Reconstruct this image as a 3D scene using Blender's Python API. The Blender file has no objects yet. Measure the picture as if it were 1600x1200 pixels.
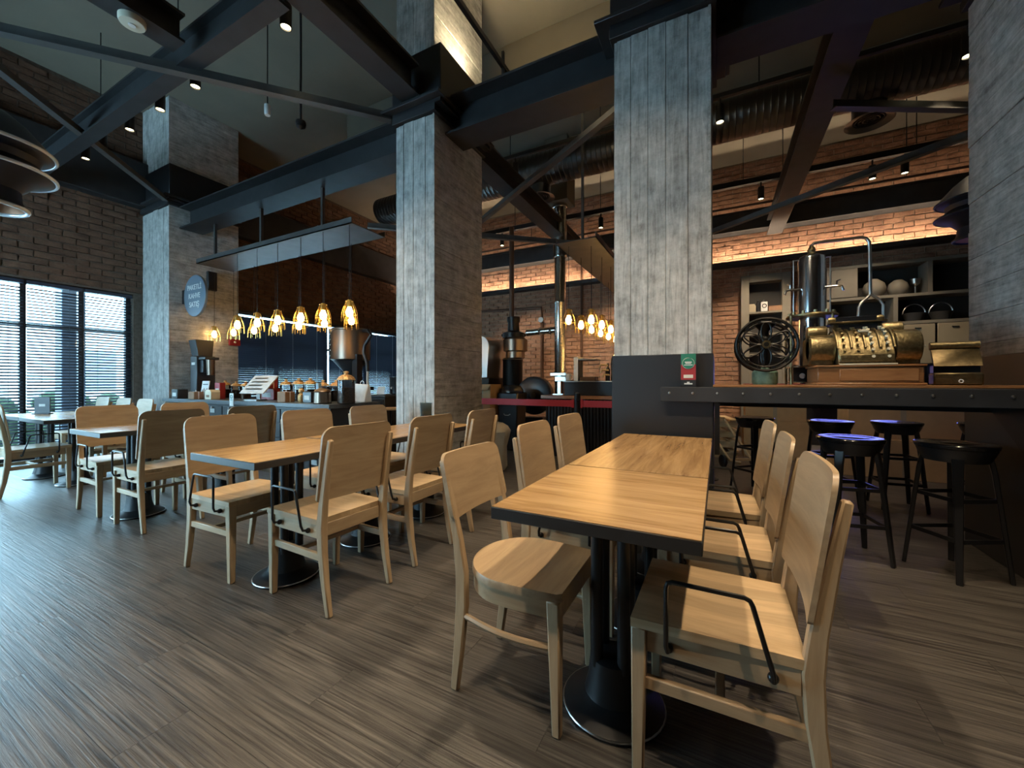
import bpy, bmesh, math, random
from mathutils import Vector, Matrix
random.seed(7)
R = math.radians
PI = math.pi
scene = bpy.context.scene
C = scene.collection

# ------------------------------------------------------------------ camera
FPX, U0, V0, YAW, CAMH = 621.0, 800.0, 597.0, R(27.4), 1.12
SA, CA = math.sin(YAW), math.cos(YAW)
cam_d = bpy.data.cameras.new('camera')
cam_d.sensor_width = 36.0
cam_d.lens = 36.0 * FPX / 1600.0
cam_d.shift_y = -(600.0 - V0) / 1600.0
cam_d.clip_start = 0.03
cam_d.clip_end = 300
cam = bpy.data.objects.new('camera', cam_d)
cam.location = (0, 0, CAMH)
cam.rotation_euler = (R(90), 0, YAW)
C.objects.link(cam)
scene.camera = cam

# ------------------------------------------------------------------ world / exposure
scene.view_settings.view_transform = 'Standard'
scene.view_settings.look = 'None'
scene.view_settings.gamma = 1.0
scene.view_settings.exposure = 1.05
scene.view_settings.use_curve_mapping = False
scene.cycles.use_denoising = True
scene.cycles.max_bounces = 7
scene.cycles.diffuse_bounces = 4
scene.cycles.glossy_bounces = 4
scene.cycles.transparent_max_bounces = 12
scene.cycles.sample_clamp_indirect = 4.0
scene.cycles.caustics_reflective = False
scene.cycles.caustics_refractive = False
W = bpy.data.worlds.new('sky')
scene.world = W
W.use_nodes = True
wn = W.node_tree
bg = wn.nodes['Background']
bg.inputs['Color'].default_value = (0.43, 0.77, 1.0, 1)
bg.inputs['Strength'].default_value = 10.0

WARM = (1.0, 0.79, 0.53)
LAMP_W = 80.0          # each track spot
UPLIGHT_W = 24.0

def portal(y0, y1, z1):
    d = bpy.data.lights.new('window_portal', 'AREA')
    d.shape = 'RECTANGLE'; d.size = y1 - y0; d.size_y = z1
    d.cycles.is_portal = True
    o = bpy.data.objects.new('window_portal', d)
    o.location = (-8.75, (y0 + y1) / 2, z1 / 2)
    o.rotation_euler = (R(90), 0, R(-90))
    C.objects.link(o)
portal(-3.4, 2.96, 2.57)
portal(4.2, 9.2, 2.57)
d = bpy.data.lights.new('window_portal', 'AREA'); d.shape = 'RECTANGLE'; d.size = 3.3; d.size_y = 2.5; d.cycles.is_portal = True
o = bpy.data.objects.new('window_portal', d); o.location = (-6.35, -3.65, 1.65); o.rotation_euler = (R(90), 0, 0); C.objects.link(o)
o.rotation_euler = (R(-90), 0, 0)

# ------------------------------------------------------------------ pixel -> place
def PY(u, v, Y):
    t = (u - U0) / FPX
    d = Y / (CA + SA * t)
    return Vector(((-SA + CA * t) * d, Y, CAMH + d * (V0 - v) / FPX))
def PZ(u, v, z):
    t = (u - U0) / FPX
    d = (CAMH - z) * FPX / (v - V0)
    return Vector(((-SA + CA * t) * d, (CA + SA * t) * d, z))
def proj(p):
    d = -SA * p[0] + CA * p[1]
    r = CA * p[0] + SA * p[1]
    if d < 0.05: return None
    return U0 + FPX * r / d, V0 - FPX * (p[2] - CAMH) / d, d

# ------------------------------------------------------------------ materials
def nodes(name):
    m = bpy.data.materials.new(name); m.use_nodes = True
    nt = m.node_tree
    return m, nt, nt.nodes['Principled BSDF']
def plain(name, col, rough=0.5, metal=0.0, spec=0.5, noise=0.0, nscale=30, bump=0.0, coat=0.0):
    m, nt, b = nodes(name)
    b.inputs['Base Color'].default_value = (*col, 1)
    b.inputs['Roughness'].default_value = rough
    b.inputs['Metallic'].default_value = metal
    b.inputs['Specular IOR Level'].default_value = spec
    b.inputs['Coat Weight'].default_value = coat
    if noise or bump:
        tc = nt.nodes.new('ShaderNodeTexCoord')
        n = nt.nodes.new('ShaderNodeTexNoise')
        n.inputs['Scale'].default_value = nscale; n.inputs['Detail'].default_value = 5
        nt.links.new(tc.outputs['Object'], n.inputs['Vector'])
        if noise:
            cr = nt.nodes.new('ShaderNodeValToRGB')
            cr.color_ramp.elements[0].position = 0.3; cr.color_ramp.elements[1].position = 0.7
            cr.color_ramp.elements[0].color = (*[c * (1 - noise) for c in col], 1)
            cr.color_ramp.elements[1].color = (*[min(1, c * (1 + noise)) for c in col], 1)
            nt.links.new(n.outputs['Fac'], cr.inputs['Fac'])
            nt.links.new(cr.outputs['Color'], b.inputs['Base Color'])
        if bump:
            bp = nt.nodes.new('ShaderNodeBump')
            bp.inputs['Strength'].default_value = bump; bp.inputs['Distance'].default_value = 0.01
            nt.links.new(n.outputs['Fac'], bp.inputs['Height'])
            nt.links.new(bp.outputs['Normal'], b.inputs['Normal'])
    return m
def emit(name, col, s):
    m, nt, b = nodes(name)
    b.inputs['Base Color'].default_value = (*col, 1)
    b.inputs['Emission Color'].default_value = (*col, 1)
    b.inputs['Emission Strength'].default_value = s
    return m
def wood(name, c1, c2, axis=0, scale=9.0, stretch=12.0, rough=0.4, bump=0.08, coat=0.0, world=False, spec=0.5, rand=True, stave=None):
    """grain runs along `axis`"""
    m, nt, b = nodes(name)
    L = nt.links.new
    if world:
        tc = nt.nodes.new('ShaderNodeNewGeometry'); src = tc.outputs['Position']
    else:
        tc = nt.nodes.new('ShaderNodeTexCoord'); src = tc.outputs['Object']
    oi = nt.nodes.new('ShaderNodeObjectInfo')
    add = nt.nodes.new('ShaderNodeVectorMath'); add.operation = 'ADD'
    mul = nt.nodes.new('ShaderNodeMath'); mul.operation = 'MULTIPLY'
    mul.inputs[1].default_value = 17.0 if rand else 0.0
    L(oi.outputs['Random'], mul.inputs[0])
    L(src, add.inputs[0]); L(mul.outputs[0], add.inputs[1])
    mp = nt.nodes.new('ShaderNodeMapping')
    s = [scale] * 3; s[axis] = scale / stretch
    mp.inputs['Scale'].default_value = s
    L(add.outputs[0], mp.inputs['Vector'])
    n = nt.nodes.new('ShaderNodeTexNoise')
    n.inputs['Scale'].default_value = 3.0; n.inputs['Detail'].default_value = 8; n.inputs['Roughness'].default_value = 0.65
    n.inputs['Distortion'].default_value = 0.6
    L(mp.outputs['Vector'], n.inputs['Vector'])
    cr = nt.nodes.new('ShaderNodeValToRGB')
    cr.color_ramp.elements[0].position = 0.32; cr.color_ramp.elements[1].position = 0.68
    cr.color_ramp.elements[0].color = (*c1, 1); cr.color_ramp.elements[1].color = (*c2, 1)
    L(n.outputs['Fac'], cr.inputs['Fac'])
    hs = nt.nodes.new('ShaderNodeHueSaturation')
    mr = nt.nodes.new('ShaderNodeMapRange')
    mr.inputs['To Min'].default_value = 0.86; mr.inputs['To Max'].default_value = 1.12
    L(oi.outputs['Random'], mr.inputs['Value']); L(mr.outputs[0], hs.inputs['Value'])
    if stave is not None:
        sx = nt.nodes.new('ShaderNodeSeparateXYZ'); L(add.outputs[0], sx.inputs[0])
        d1 = nt.nodes.new('ShaderNodeMath'); d1.operation = 'DIVIDE'; d1.inputs[1].default_value = stave[1]
        L(sx.outputs[stave[0]], d1.inputs[0])
        fl_ = nt.nodes.new('ShaderNodeMath'); fl_.operation = 'FLOOR'; L(d1.outputs[0], fl_.inputs[0])
        w1 = nt.nodes.new('ShaderNodeTexWhiteNoise'); w1.noise_dimensions = '1D'; L(fl_.outputs[0], w1.inputs['W'])
        m2 = nt.nodes.new('ShaderNodeMapRange'); m2.inputs['To Min'].default_value = 0.80; m2.inputs['To Max'].default_value = 1.12
        L(w1.outputs['Value'], m2.inputs['Value'])
        m3 = nt.nodes.new('ShaderNodeMath'); m3.operation = 'MULTIPLY'; L(mr.outputs[0], m3.inputs[0]); L(m2.outputs[0], m3.inputs[1])
        L(m3.outputs[0], hs.inputs['Value'])
    L(cr.outputs['Color'], hs.inputs['Color']); L(hs.outputs['Color'], b.inputs['Base Color'])
    b.inputs['Roughness'].default_value = rough
    b.inputs['Specular IOR Level'].default_value = spec
    b.inputs['Coat Weight'].default_value = coat
    if bump:
        bp = nt.nodes.new('ShaderNodeBump')
        bp.inputs['Strength'].default_value = bump; bp.inputs['Distance'].default_value = 0.01
        L(n.outputs['Fac'], bp.inputs['Height']); L(bp.outputs['Normal'], b.inputs['Normal'])
    return m

def concrete(name, axis):
    m, nt, b = nodes(name); L = nt.links.new
    g = nt.nodes.new('ShaderNodeNewGeometry')
    mp = nt.nodes.new('ShaderNodeMapping')
    s = [14.0] * 3; s[axis] = 1.2
    mp.inputs['Scale'].default_value = s
    L(g.outputs['Position'], mp.inputs['Vector'])
    n = nt.nodes.new('ShaderNodeTexNoise'); n.inputs['Scale'].default_value = 2.2; n.inputs['Detail'].default_value = 9
    n.inputs['Roughness'].default_value = 0.7; n.inputs['Distortion'].default_value = 0.8
    L(mp.outputs['Vector'], n.inputs['Vector'])
    n2 = nt.nodes.new('ShaderNodeTexNoise'); n2.inputs['Scale'].default_value = 9.0; n2.inputs['Detail'].default_value = 10; n2.inputs['Roughness'].default_value = 0.72
    L(g.outputs['Position'], n2.inputs['Vector'])
    mx = nt.nodes.new('ShaderNodeMath'); mx.operation = 'ADD'
    L(n.outputs['Fac'], mx.inputs[0]); L(n2.outputs['Fac'], mx.inputs[1])
    hf = nt.nodes.new('ShaderNodeMath'); hf.operation = 'MULTIPLY'; hf.inputs[1].default_value = 0.5
    L(mx.outputs[0], hf.inputs[0])
    cr = nt.nodes.new('ShaderNodeValToRGB')
    e = cr.color_ramp.elements
    e[0].position = 0.36; e[0].color = (0.20, 0.195, 0.18, 1)
    e[1].position = 0.66; e[1].color = (0.70, 0.685, 0.65, 1)
    L(hf.outputs[0], cr.inputs['Fac'])
    L(cr.outputs['Color'], b.inputs['Base Color'])
    b.inputs['Roughness'].default_value = 0.75
    bp = nt.nodes.new('ShaderNodeBump'); bp.inputs['Strength'].default_value = 0.8; bp.inputs['Distance'].default_value = 0.015
    L(hf.outputs[0], bp.inputs['Height']); L(bp.outputs['Normal'], b.inputs['Normal'])
    return m

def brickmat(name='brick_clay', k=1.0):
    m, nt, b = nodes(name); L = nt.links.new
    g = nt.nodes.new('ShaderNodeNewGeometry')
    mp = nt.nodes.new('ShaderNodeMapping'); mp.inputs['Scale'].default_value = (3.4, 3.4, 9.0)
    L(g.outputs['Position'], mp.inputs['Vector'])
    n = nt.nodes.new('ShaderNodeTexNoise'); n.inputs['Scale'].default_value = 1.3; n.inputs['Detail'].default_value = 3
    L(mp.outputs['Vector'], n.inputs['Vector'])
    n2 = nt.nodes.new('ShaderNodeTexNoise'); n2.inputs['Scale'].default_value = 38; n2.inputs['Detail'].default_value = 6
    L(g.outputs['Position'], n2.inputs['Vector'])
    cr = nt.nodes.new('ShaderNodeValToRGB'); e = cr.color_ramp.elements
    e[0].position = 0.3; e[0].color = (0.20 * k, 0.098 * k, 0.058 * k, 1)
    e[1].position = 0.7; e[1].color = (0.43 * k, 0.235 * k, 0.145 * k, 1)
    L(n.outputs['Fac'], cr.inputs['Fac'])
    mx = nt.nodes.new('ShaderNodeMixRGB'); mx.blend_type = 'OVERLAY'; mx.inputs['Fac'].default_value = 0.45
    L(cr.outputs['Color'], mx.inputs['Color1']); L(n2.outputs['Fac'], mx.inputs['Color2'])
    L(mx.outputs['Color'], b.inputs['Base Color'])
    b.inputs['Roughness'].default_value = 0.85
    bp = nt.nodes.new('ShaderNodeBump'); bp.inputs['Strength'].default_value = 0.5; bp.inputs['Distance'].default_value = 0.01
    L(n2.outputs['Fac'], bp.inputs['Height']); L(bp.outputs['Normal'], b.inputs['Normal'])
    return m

def floormat():
    m, nt, b = nodes('floor_plank_vinyl'); L = nt.links.new
    g = nt.nodes.new('ShaderNodeNewGeometry')
    oi = nt.nodes.new('ShaderNodeObjectInfo')
    mul = nt.nodes.new('ShaderNodeMath'); mul.operation = 'MULTIPLY'; mul.inputs[1].default_value = 9.0
    L(oi.outputs['Random'], mul.inputs[0])
    add = nt.nodes.new('ShaderNodeVectorMath'); add.operation = 'ADD'
    L(g.outputs['Position'], add.inputs[0]); L(mul.outputs[0], add.inputs[1])
    mp = nt.nodes.new('ShaderNodeMapping'); mp.inputs['Scale'].default_value = (2.4, 105.0, 1.0)
    L(add.outputs[0], mp.inputs['Vector'])
    n = nt.nodes.new('ShaderNodeTexNoise'); n.inputs['Scale'].default_value = 1.0; n.inputs['Detail'].default_value = 6
    n.inputs['Roughness'].default_value = 0.6; n.inputs['Distortion'].default_value = 0.35
    L(mp.outputs['Vector'], n.inputs['Vector'])
    n2 = nt.nodes.new('ShaderNodeTexNoise'); n2.inputs['Scale'].default_value = 2.5; n2.inputs['Detail'].default_value = 4
    L(g.outputs['Position'], n2.inputs['Vector'])
    cr = nt.nodes.new('ShaderNodeValToRGB'); e = cr.color_ramp.elements
    e[0].position = 0.38; e[0].color = (0.034, 0.030, 0.028, 1)
    e[1].position = 0.66; e[1].color = (0.140, 0.125, 0.110, 1)
    L(n.outputs['Fac'], cr.inputs['Fac'])
    mx = nt.nodes.new('ShaderNodeMixRGB'); mx.blend_type = 'OVERLAY'; mx.inputs['Fac'].default_value = 0.3
    L(cr.outputs['Color'], mx.inputs['Color1']); L(n2.outputs['Fac'], mx.inputs['Color2'])
    L(mx.outputs['Color'], b.inputs['Base Color'])
    b.inputs['Roughness'].default_value = 0.34
    b.inputs['Specular IOR Level'].default_value = 0.7
    bp = nt.nodes.new('ShaderNodeBump'); bp.inputs['Strength'].default_value = 0.45; bp.inputs['Distance'].default_value = 0.006
    L(n.outputs['Fac'], bp.inputs['Height']); L(bp.outputs['Normal'], b.inputs['Normal'])
    return m

def glassmat(name, tint=(1, 1, 1), gl=0.10):
    m = bpy.data.materials.new(name); m.use_nodes = True
    nt = m.node_tree
    for n in list(nt.nodes): nt.nodes.remove(n)
    o = nt.nodes.new('ShaderNodeOutputMaterial')
    t = nt.nodes.new('ShaderNodeBsdfTransparent'); t.inputs['Color'].default_value = (*tint, 1)
    g = nt.nodes.new('ShaderNodeBsdfGlossy'); g.inputs['Roughness'].default_value = 0.03
    f = nt.nodes.new('ShaderNodeFresnel'); f.inputs['IOR'].default_value = 1.3 + gl
    mx = nt.nodes.new('ShaderNodeMixShader')
    nt.links.new(f.outputs[0], mx.inputs[0]); nt.links.new(t.outputs[0], mx.inputs[1]); nt.links.new(g.outputs[0], mx.inputs[2])
    nt.links.new(mx.outputs[0], o.inputs['Surface'])
    return m

M = dict(
    chair=wood('chair_beech', (0.37, 0.255, 0.15), (0.52, 0.375, 0.23), 0, 7, 9, 0.42),
    seat=wood('chair_seat_beech', (0.46, 0.31, 0.17), (0.64, 0.465, 0.28), 0, 7, 9, 0.36, stave=(1, 0.065)),
    chair_v=wood('chair_beech_upright', (0.38, 0.265, 0.155), (0.53, 0.385, 0.24), 2, 7, 9, 0.42),
    chair_w=wood('chair_panel_beech', (0.36, 0.248, 0.15), (0.50, 0.365, 0.225), 1, 7, 9, 0.38),
    top_y=wood('oak_top', (0.25, 0.14, 0.058), (0.50, 0.315, 0.148), 1, 9, 14, 0.27, 0.10),
    top_x=wood('oak_top_cross', (0.25, 0.14, 0.058), (0.50, 0.315, 0.148), 0, 9, 14, 0.27, 0.10),
    black=plain('black_steel', (0.018, 0.018, 0.020), 0.42, 0.3),
    blackrod=plain('black_rod', (0.012, 0.012, 0.013), 0.3, 0.2),
    edge=plain('dark_edge_band', (0.030, 0.027, 0.025), 0.45),
    beam=plain('beam_paint', (0.022, 0.022, 0.024), 0.55, 0.0, 0.5, 0.25, 6),
    beamgrey=plain('brace_paint', (0.08, 0.077, 0.074), 0.45, 0.2, 0.5, 0.2, 6),
    conc_v=concrete('board_concrete_upright', 2),
    conc_h=concrete('board_concrete_level', 1),
    conc_x=concrete('board_concrete_front', 0),
    brick=brickmat(),
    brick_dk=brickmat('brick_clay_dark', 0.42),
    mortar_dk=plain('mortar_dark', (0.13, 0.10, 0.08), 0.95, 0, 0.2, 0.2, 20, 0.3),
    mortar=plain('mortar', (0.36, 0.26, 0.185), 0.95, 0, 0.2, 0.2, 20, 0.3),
    floor=floormat(),
    gap=plain('floor_joint', (0.040, 0.035, 0.031), 0.8),
    ceil=plain('ceiling_paint', (0.24, 0.212, 0.165), 0.85, 0, 0.2, 0.06, 2),
    soffit=plain('soffit_paint', (0.19, 0.165, 0.125), 0.8, 0, 0.2, 0.08, 2),
    wallp=plain('wall_paint', (0.11, 0.095, 0.085), 0.8, 0, 0.3),
    chrome=plain('chrome', (0.78, 0.80, 0.83), 0.16, 1.0),
    steel=plain('brushed_steel', (0.55, 0.54, 0.52), 0.30, 1.0),
    galv=plain('galvanised_flue', (0.50, 0.49, 0.46), 0.22, 1.0, 0.5, 0.2, 20, 0.15),
    duct=plain('duct_dark_steel', (0.10, 0.095, 0.09), 0.33, 0.9),
    brass=plain('old_brass', (0.34, 0.27, 0.145), 0.42, 1.0, 0.5, 0.3, 60, 0.25),
    brassdk=plain('dark_brass', (0.17, 0.13, 0.07), 0.45, 1.0, 0.5, 0.3, 40, 0.2),
    bronze=plain('bronze_steel', (0.20, 0.15, 0.115), 0.32, 0.85),
    iron=plain('cast_iron', (0.022, 0.021, 0.02), 0.38, 0.7),
    regwood=wood('register_oak', (0.18, 0.075, 0.028), (0.34, 0.16, 0.065), 0, 12, 8, 0.35),
    green=plain('verdigris_pot', (0.16, 0.27, 0.20), 0.6, 0, 0.4, 0.3, 30, 0.2),
    white=plain('white_matt', (0.72, 0.72, 0.70), 0.55),
    ivory=plain('ivory', (0.70, 0.62, 0.45), 0.4),
    paper=plain('paper', (0.66, 0.66, 0.64), 0.7, 0, 0.3, 0.08, 20),
    bag=plain('plastic_bag', (0.66, 0.63, 0.55), 0.35, 0, 0.5, 0.08, 12, 0.5),
    card=plain('cardboard', (0.44, 0.29, 0.155), 0.8, 0, 0.2, 0.08, 8),
    kraft=plain('kraft_box', (0.30, 0.17, 0.10), 0.7, 0, 0.3, 0.1, 15),
    red=plain('red_pack', (0.32, 0.02, 0.025), 0.4),
    belt=plain('red_belt', (0.42, 0.015, 0.022), 0.6),
    navy=plain('blind_slat_paint', (0.030, 0.042, 0.068), 0.42),
    graphite=plain('graphite_paint', (0.030, 0.032, 0.036), 0.4, 0.2),
    counter_top=plain('counter_stone', (0.075, 0.085, 0.095), 0.3, 0, 0.5, 0.15, 30),
    signface=plain('sign_disc_paint', (0.16, 0.20, 0.25), 0.45),
    cabinet=plain('cabinet_grey', (0.185, 0.165, 0.135), 0.65, 0, 0.3, 0.06, 6),
    cabdark=plain('cabinet_inside', (0.030, 0.027, 0.025), 0.7),
    cream=plain('cream_drawer', (0.30, 0.25, 0.175), 0.6),
    cookie=plain('copper_lid', (0.60, 0.36, 0.15), 0.38, 0.5, 0.5, 0.45, 60, 0.5),
    cbeans=plain('coffee_beans', (0.11, 0.055, 0.03), 0.5, 0, 0.5, 0.5, 90, 0.6),
    glass=glassmat('window_glass'),
    jar=glassmat('jar_glass', (0.93, 0.95, 0.95), 0.2),
    acryl=glassmat('clear_acrylic', (0.95, 0.97, 0.97), 0.2),
    bulb=emit('bulb_glow', (1.0, 0.58, 0.19), 15.0),
    cagewire=plain('cage_brass', (0.62, 0.42, 0.12), 0.3, 0.9),
    lens=emit('spot_lens', (1.0, 0.86, 0.50), 9.0),
    led=emit('led_strip', (1.0, 0.78, 0.54), 44.0),
    led2=emit('led_strip_soft', (1.0, 0.76, 0.52), 5.0),
    batten=emit('uplight_tube', (1.0, 0.80, 0.48), 6.0),
    blueglow=emit('blue_glow', (0.20, 0.24, 1.0), 3.5),
    speaker=plain('speaker_cream', (0.62, 0.58, 0.46), 0.6),
    copper=plain('copper_inner', (0.30, 0.13, 0.06), 0.45, 0.3),
    shade=plain('shade_enamel', (0.008, 0.011, 0.022), 0.45, 0.0),
    rim=plain('shade_rim', (0.82, 0.86, 0.90), 0.25, 0.35),
    rustpipe=plain('brown_pipe', (0.10, 0.05, 0.03), 0.5, 0.3),
    hedge=plain('hedge_leaf', (0.05, 0.09, 0.04), 0.7, 0, 0.3, 0.6, 12, 0.8),
    pave=plain('street_paving', (0.60, 0.61, 0.62), 0.8, 0, 0.3, 0.15, 3),
    facade=plain('facade_render', (0.78, 0.79, 0.78), 0.8, 0, 0.3, 0.1, 2),
    extcol=plain('outside_post_paint', (0.16, 0.20, 0.27), 0.7),
    pgreen=plain('print_green', (0.02, 0.19, 0.12), 0.5),
    pred=plain('print_red', (0.34, 0.03, 0.035), 0.5),
    pblue=plain('print_blue', (0.28, 0.42, 0.52), 0.5),
    blackplas=plain('black_plastic', (0.014, 0.014, 0.016), 0.28),
    stool=plain('stool_gloss_black', (0.012, 0.012, 0.014), 0.16),
    pallet=wood('pallet_pine', (0.36, 0.25, 0.13), (0.52, 0.38, 0.21), 0, 8, 8, 0.7),
)

# ------------------------------------------------------------------ mesh kit
class MB:
    def __init__(s): s.v = []; s.f = []
    def add(s, vs, fs):
        k = len(s.v); s.v += [tuple(p) for p in vs]; s.f += [tuple(i + k for i in f) for f in fs]; return s
    def box(s, x0, x1, y0, y1, z0, z1):
        return s.hexa([(x0, y0, z0), (x1, y0, z0), (x1, y1, z0), (x0, y1, z0), (x0, y0, z1), (x1, y0, z1), (x1, y1, z1), (x0, y1, z1)])
    def hexa(s, p):
        return s.add(p, [(0, 3, 2, 1), (4, 5, 6, 7), (0, 1, 5, 4), (1, 2, 6, 5), (2, 3, 7, 6), (3, 0, 4, 7)])
    def bar(s, a, b, w, h, up=(0, 0, 1), w2=None, h2=None):
        a, b = Vector(a), Vector(b); d = (b - a).normalized(); up = Vector(up)
        if abs(d.dot(up)) > 0.98: up = Vector((0, 1, 0))
        r = d.cross(up).normalized(); n = r.cross(d).normalized()
        w2 = w if w2 is None else w2; h2 = h if h2 is None else h2
        A = [a + r * sx * w / 2 + n * sy * h / 2 for sx, sy in ((-1, -1), (1, -1), (1, 1), (-1, 1))]
        B = [b + r * sx * w2 / 2 + n * sy * h2 / 2 for sx, sy in ((-1, -1), (1, -1), (1, 1), (-1, 1))]
        return s.add(A + B, [(0, 3, 2, 1), (4, 5, 6, 7), (0, 1, 5, 4), (1, 2, 6, 5), (2, 3, 7, 6), (3, 0, 4, 7)])
    def rectpath(s, pts, w, h, up=(0, 1, 0)):
        """swept rectangle through pts (w along `up`, h across)"""
        pts = [Vector(p) for p in pts]; up = Vector(up); rings = []
        for i, p in enumerate(pts):
            d = (pts[min(i + 1, len(pts) - 1)] - pts[max(i - 1, 0)]).normalized()
            n = d.cross(up).normalized()
            ww = w[i] if isinstance(w, (list, tuple)) else w
            hh = h[i] if isinstance(h, (list, tuple)) else h
            rings.append([p + up * sx * ww / 2 + n * sy * hh / 2 for sx, sy in ((-1, -1), (1, -1), (1, 1), (-1, 1))])
        vs = [q for r in rings for q in r]; fs = [(0, 3, 2, 1)]
        for i in range(len(pts) - 1):
            for j in range(4):
                a = i * 4 + j; b = i * 4 + (j + 1) % 4
                fs.append((a, b, b + 4, a + 4))
        k = (len(pts) - 1) * 4; fs.append((k, k + 1, k + 2, k + 3))
        return s.add(vs, fs)
    def tube(s, pts, r, n=8, closed=False):
        pts = [Vector(p) for p in pts]; N = len(pts); rings = []
        prev = None
        for i, p in enumerate(pts):
            if closed: d = (pts[(i + 1) % N] - pts[i - 1]).normalized()
            else: d = (pts[min(i + 1, N - 1)] - pts[max(i - 1, 0)]).normalized()
            if prev is None:
                a = Vector((0, 0, 1)) if abs(d.z) < 0.9 else Vector((1, 0, 0))
                x = d.cross(a).normalized()
            else:
                x = (prev - d * prev.dot(d)).normalized()
            prev = x; y = d.cross(x)
            rr = r[i] if isinstance(r, (list, tuple)) else r
            rings.append([p + (x * math.cos(2 * PI * k / n) + y * math.sin(2 * PI * k / n)) * rr for k in range(n)])
        vs = [q for g in rings for q in g]; fs = []
        for i in range(N if closed else N - 1):
            j = (i + 1) % N
            for k in range(n):
                fs.append((i * n + k, i * n + (k + 1) % n, j * n + (k + 1) % n, j * n + k))
        if not closed:
            fs.append(tuple(range(n - 1, -1, -1))); fs.append(tuple((N - 1) * n + k for k in range(n)))
        return s.add(vs, fs)
    def cyl(s, a, b, r, r2=None, n=16):
        return s.tube([a, b], [r, r if r2 is None else r2], n)
    def lathe(s, prof, n=24, c=(0, 0, 0), axis=2, caps=True):
        """prof: (radius, height)"""
        vs = []; fs = []
        for r, h in prof:
            for k in range(n):
                a = 2 * PI * k / n
                q = (r * math.cos(a), r * math.sin(a), h)
                if axis == 0: q = (q[2], q[0], q[1])
                if axis == 1: q = (q[1], q[2], q[0])
                vs.append((q[0] + c[0], q[1] + c[1], q[2] + c[2]))
        for i in range(len(prof) - 1):
            for k in range(n):
                fs.append((i * n + k, i * n + (k + 1) % n, (i + 1) * n + (k + 1) % n, (i + 1) * n + k))
        if caps:
            fs.append(tuple(range(n - 1, -1, -1))); m = (len(prof) - 1) * n
            fs.append(tuple(m + k for k in range(n)))
        return s.add(vs, fs)
    def ball(s, c, r, n=10, sz=1.0):
        return s.lathe([(max(1e-4, r * math.sin(PI * i / 8)), -r * sz * math.cos(PI * i / 8)) for i in range(9)], n, c)
    def prism(s, poly, a, b, axis=2):
        """extrude a 2D polygon; axis = extrude axis"""
        def q(p, h):
            if axis == 2: return (p[0], p[1], h)
            if axis == 1: return (p[0], h, p[1])
            return (h, p[0], p[1])
        n = len(poly)
        vs = [q(p, a) for p in poly] + [q(p, b) for p in poly]
        fs = [tuple(range(n - 1, -1, -1)), tuple(n + i for i in range(n))]
        fs += [(i, (i + 1) % n, n + (i + 1) % n, n + i) for i in range(n)]
        return s.add(vs, fs)
    def torus(s, c, R0, r, axis=2, n=28, m=6):
        pts = []
        for k in range(n):
            a = 2 * PI * k / n
            q = (R0 * math.cos(a), R0 * math.sin(a), 0)
            if axis == 1: q = (q[0], 0, q[1])
            if axis == 0: q = (0, q[0], q[1])
            pts.append((q[0] + c[0], q[1] + c[1], q[2] + c[2]))
        return s.tube(pts, r, m, True)
    def mesh(s, name, bevel=0.0, smooth=True, seg=1):
        me = bpy.data.meshes.new(name)
        me.from_pydata(s.v, [], s.f); me.update()
        bm = bmesh.new(); bm.from_mesh(me)
        bmesh.ops.recalc_face_normals(bm, faces=bm.faces)
        if bevel:
            es = [e for e in bm.edges if len(e.link_faces) == 2 and e.calc_face_angle(0) > R(35)]
            bmesh.ops.bevel(bm, geom=es, offset=bevel, segments=seg, affect='EDGES', profile=0.6, clamp_overlap=True)
        bm.to_mesh(me); bm.free()
        if smooth:
            for p in me.polygons: p.use_smooth = True
            me.set_sharp_from_angle(angle=R(38))
        return me
    def build(s, name, mat, parent=None, bevel=0.0, smooth=True, seg=1):
        me = s.mesh(name, bevel, smooth, seg)
        me.materials.append(M[mat])
        o = bpy.data.objects.new(name, me); C.objects.link(o)
        if parent: o.parent = parent
        return o

def tag(o, label=None, cat=None, group=None, kind=None):
    if label: o['label'] = label
    if cat: o['category'] = cat
    if group: o['group'] = group
    if kind: o['kind'] = kind
    return o
def thing(name, label, cat, loc=(0, 0, 0), rz=0.0, group=None, kind=None):
    o = bpy.data.objects.new(name, None); o.empty_display_size = 0.1
    o.location = loc; o.rotation_euler = (0, 0, rz); C.objects.link(o)
    return tag(o, label, cat, group, kind)
def share(src, name, parent, loc=(0, 0, 0), rot=(0, 0, 0), scale=(1, 1, 1)):
    o = bpy.data.objects.new(name, src.data); C.objects.link(o); o.parent = parent
    o.location = loc; o.rotation_euler = rot; o.scale = scale
    return o
kids = {}
def copy_tree(o, parent=None):
    c = o.copy(); C.objects.link(c); c.parent = parent
    for ch in list(o.children): copy_tree(ch, c)
    return c
def place(proto, used, loc, rz, label, group=None):
    o = proto if not used else copy_tree(proto)
    used.append(o)
    o.location = loc; o.rotation_euler = (0, 0, rz)
    o['label'] = label
    if group: o['group'] = group
    return o

# ================================================================== ROOM SHELL
XL, XR, YF, YB, ZC = -8.6, 6.0, -3.5, 9.5, 5.65
fl = MB().box(XL - 0.3, XR, YF, YB, -0.12, -0.006).build('floor', 'gap')
tag(fl, 'dark grey-brown wood-grain plank floor', 'floor', kind='structure')
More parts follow.
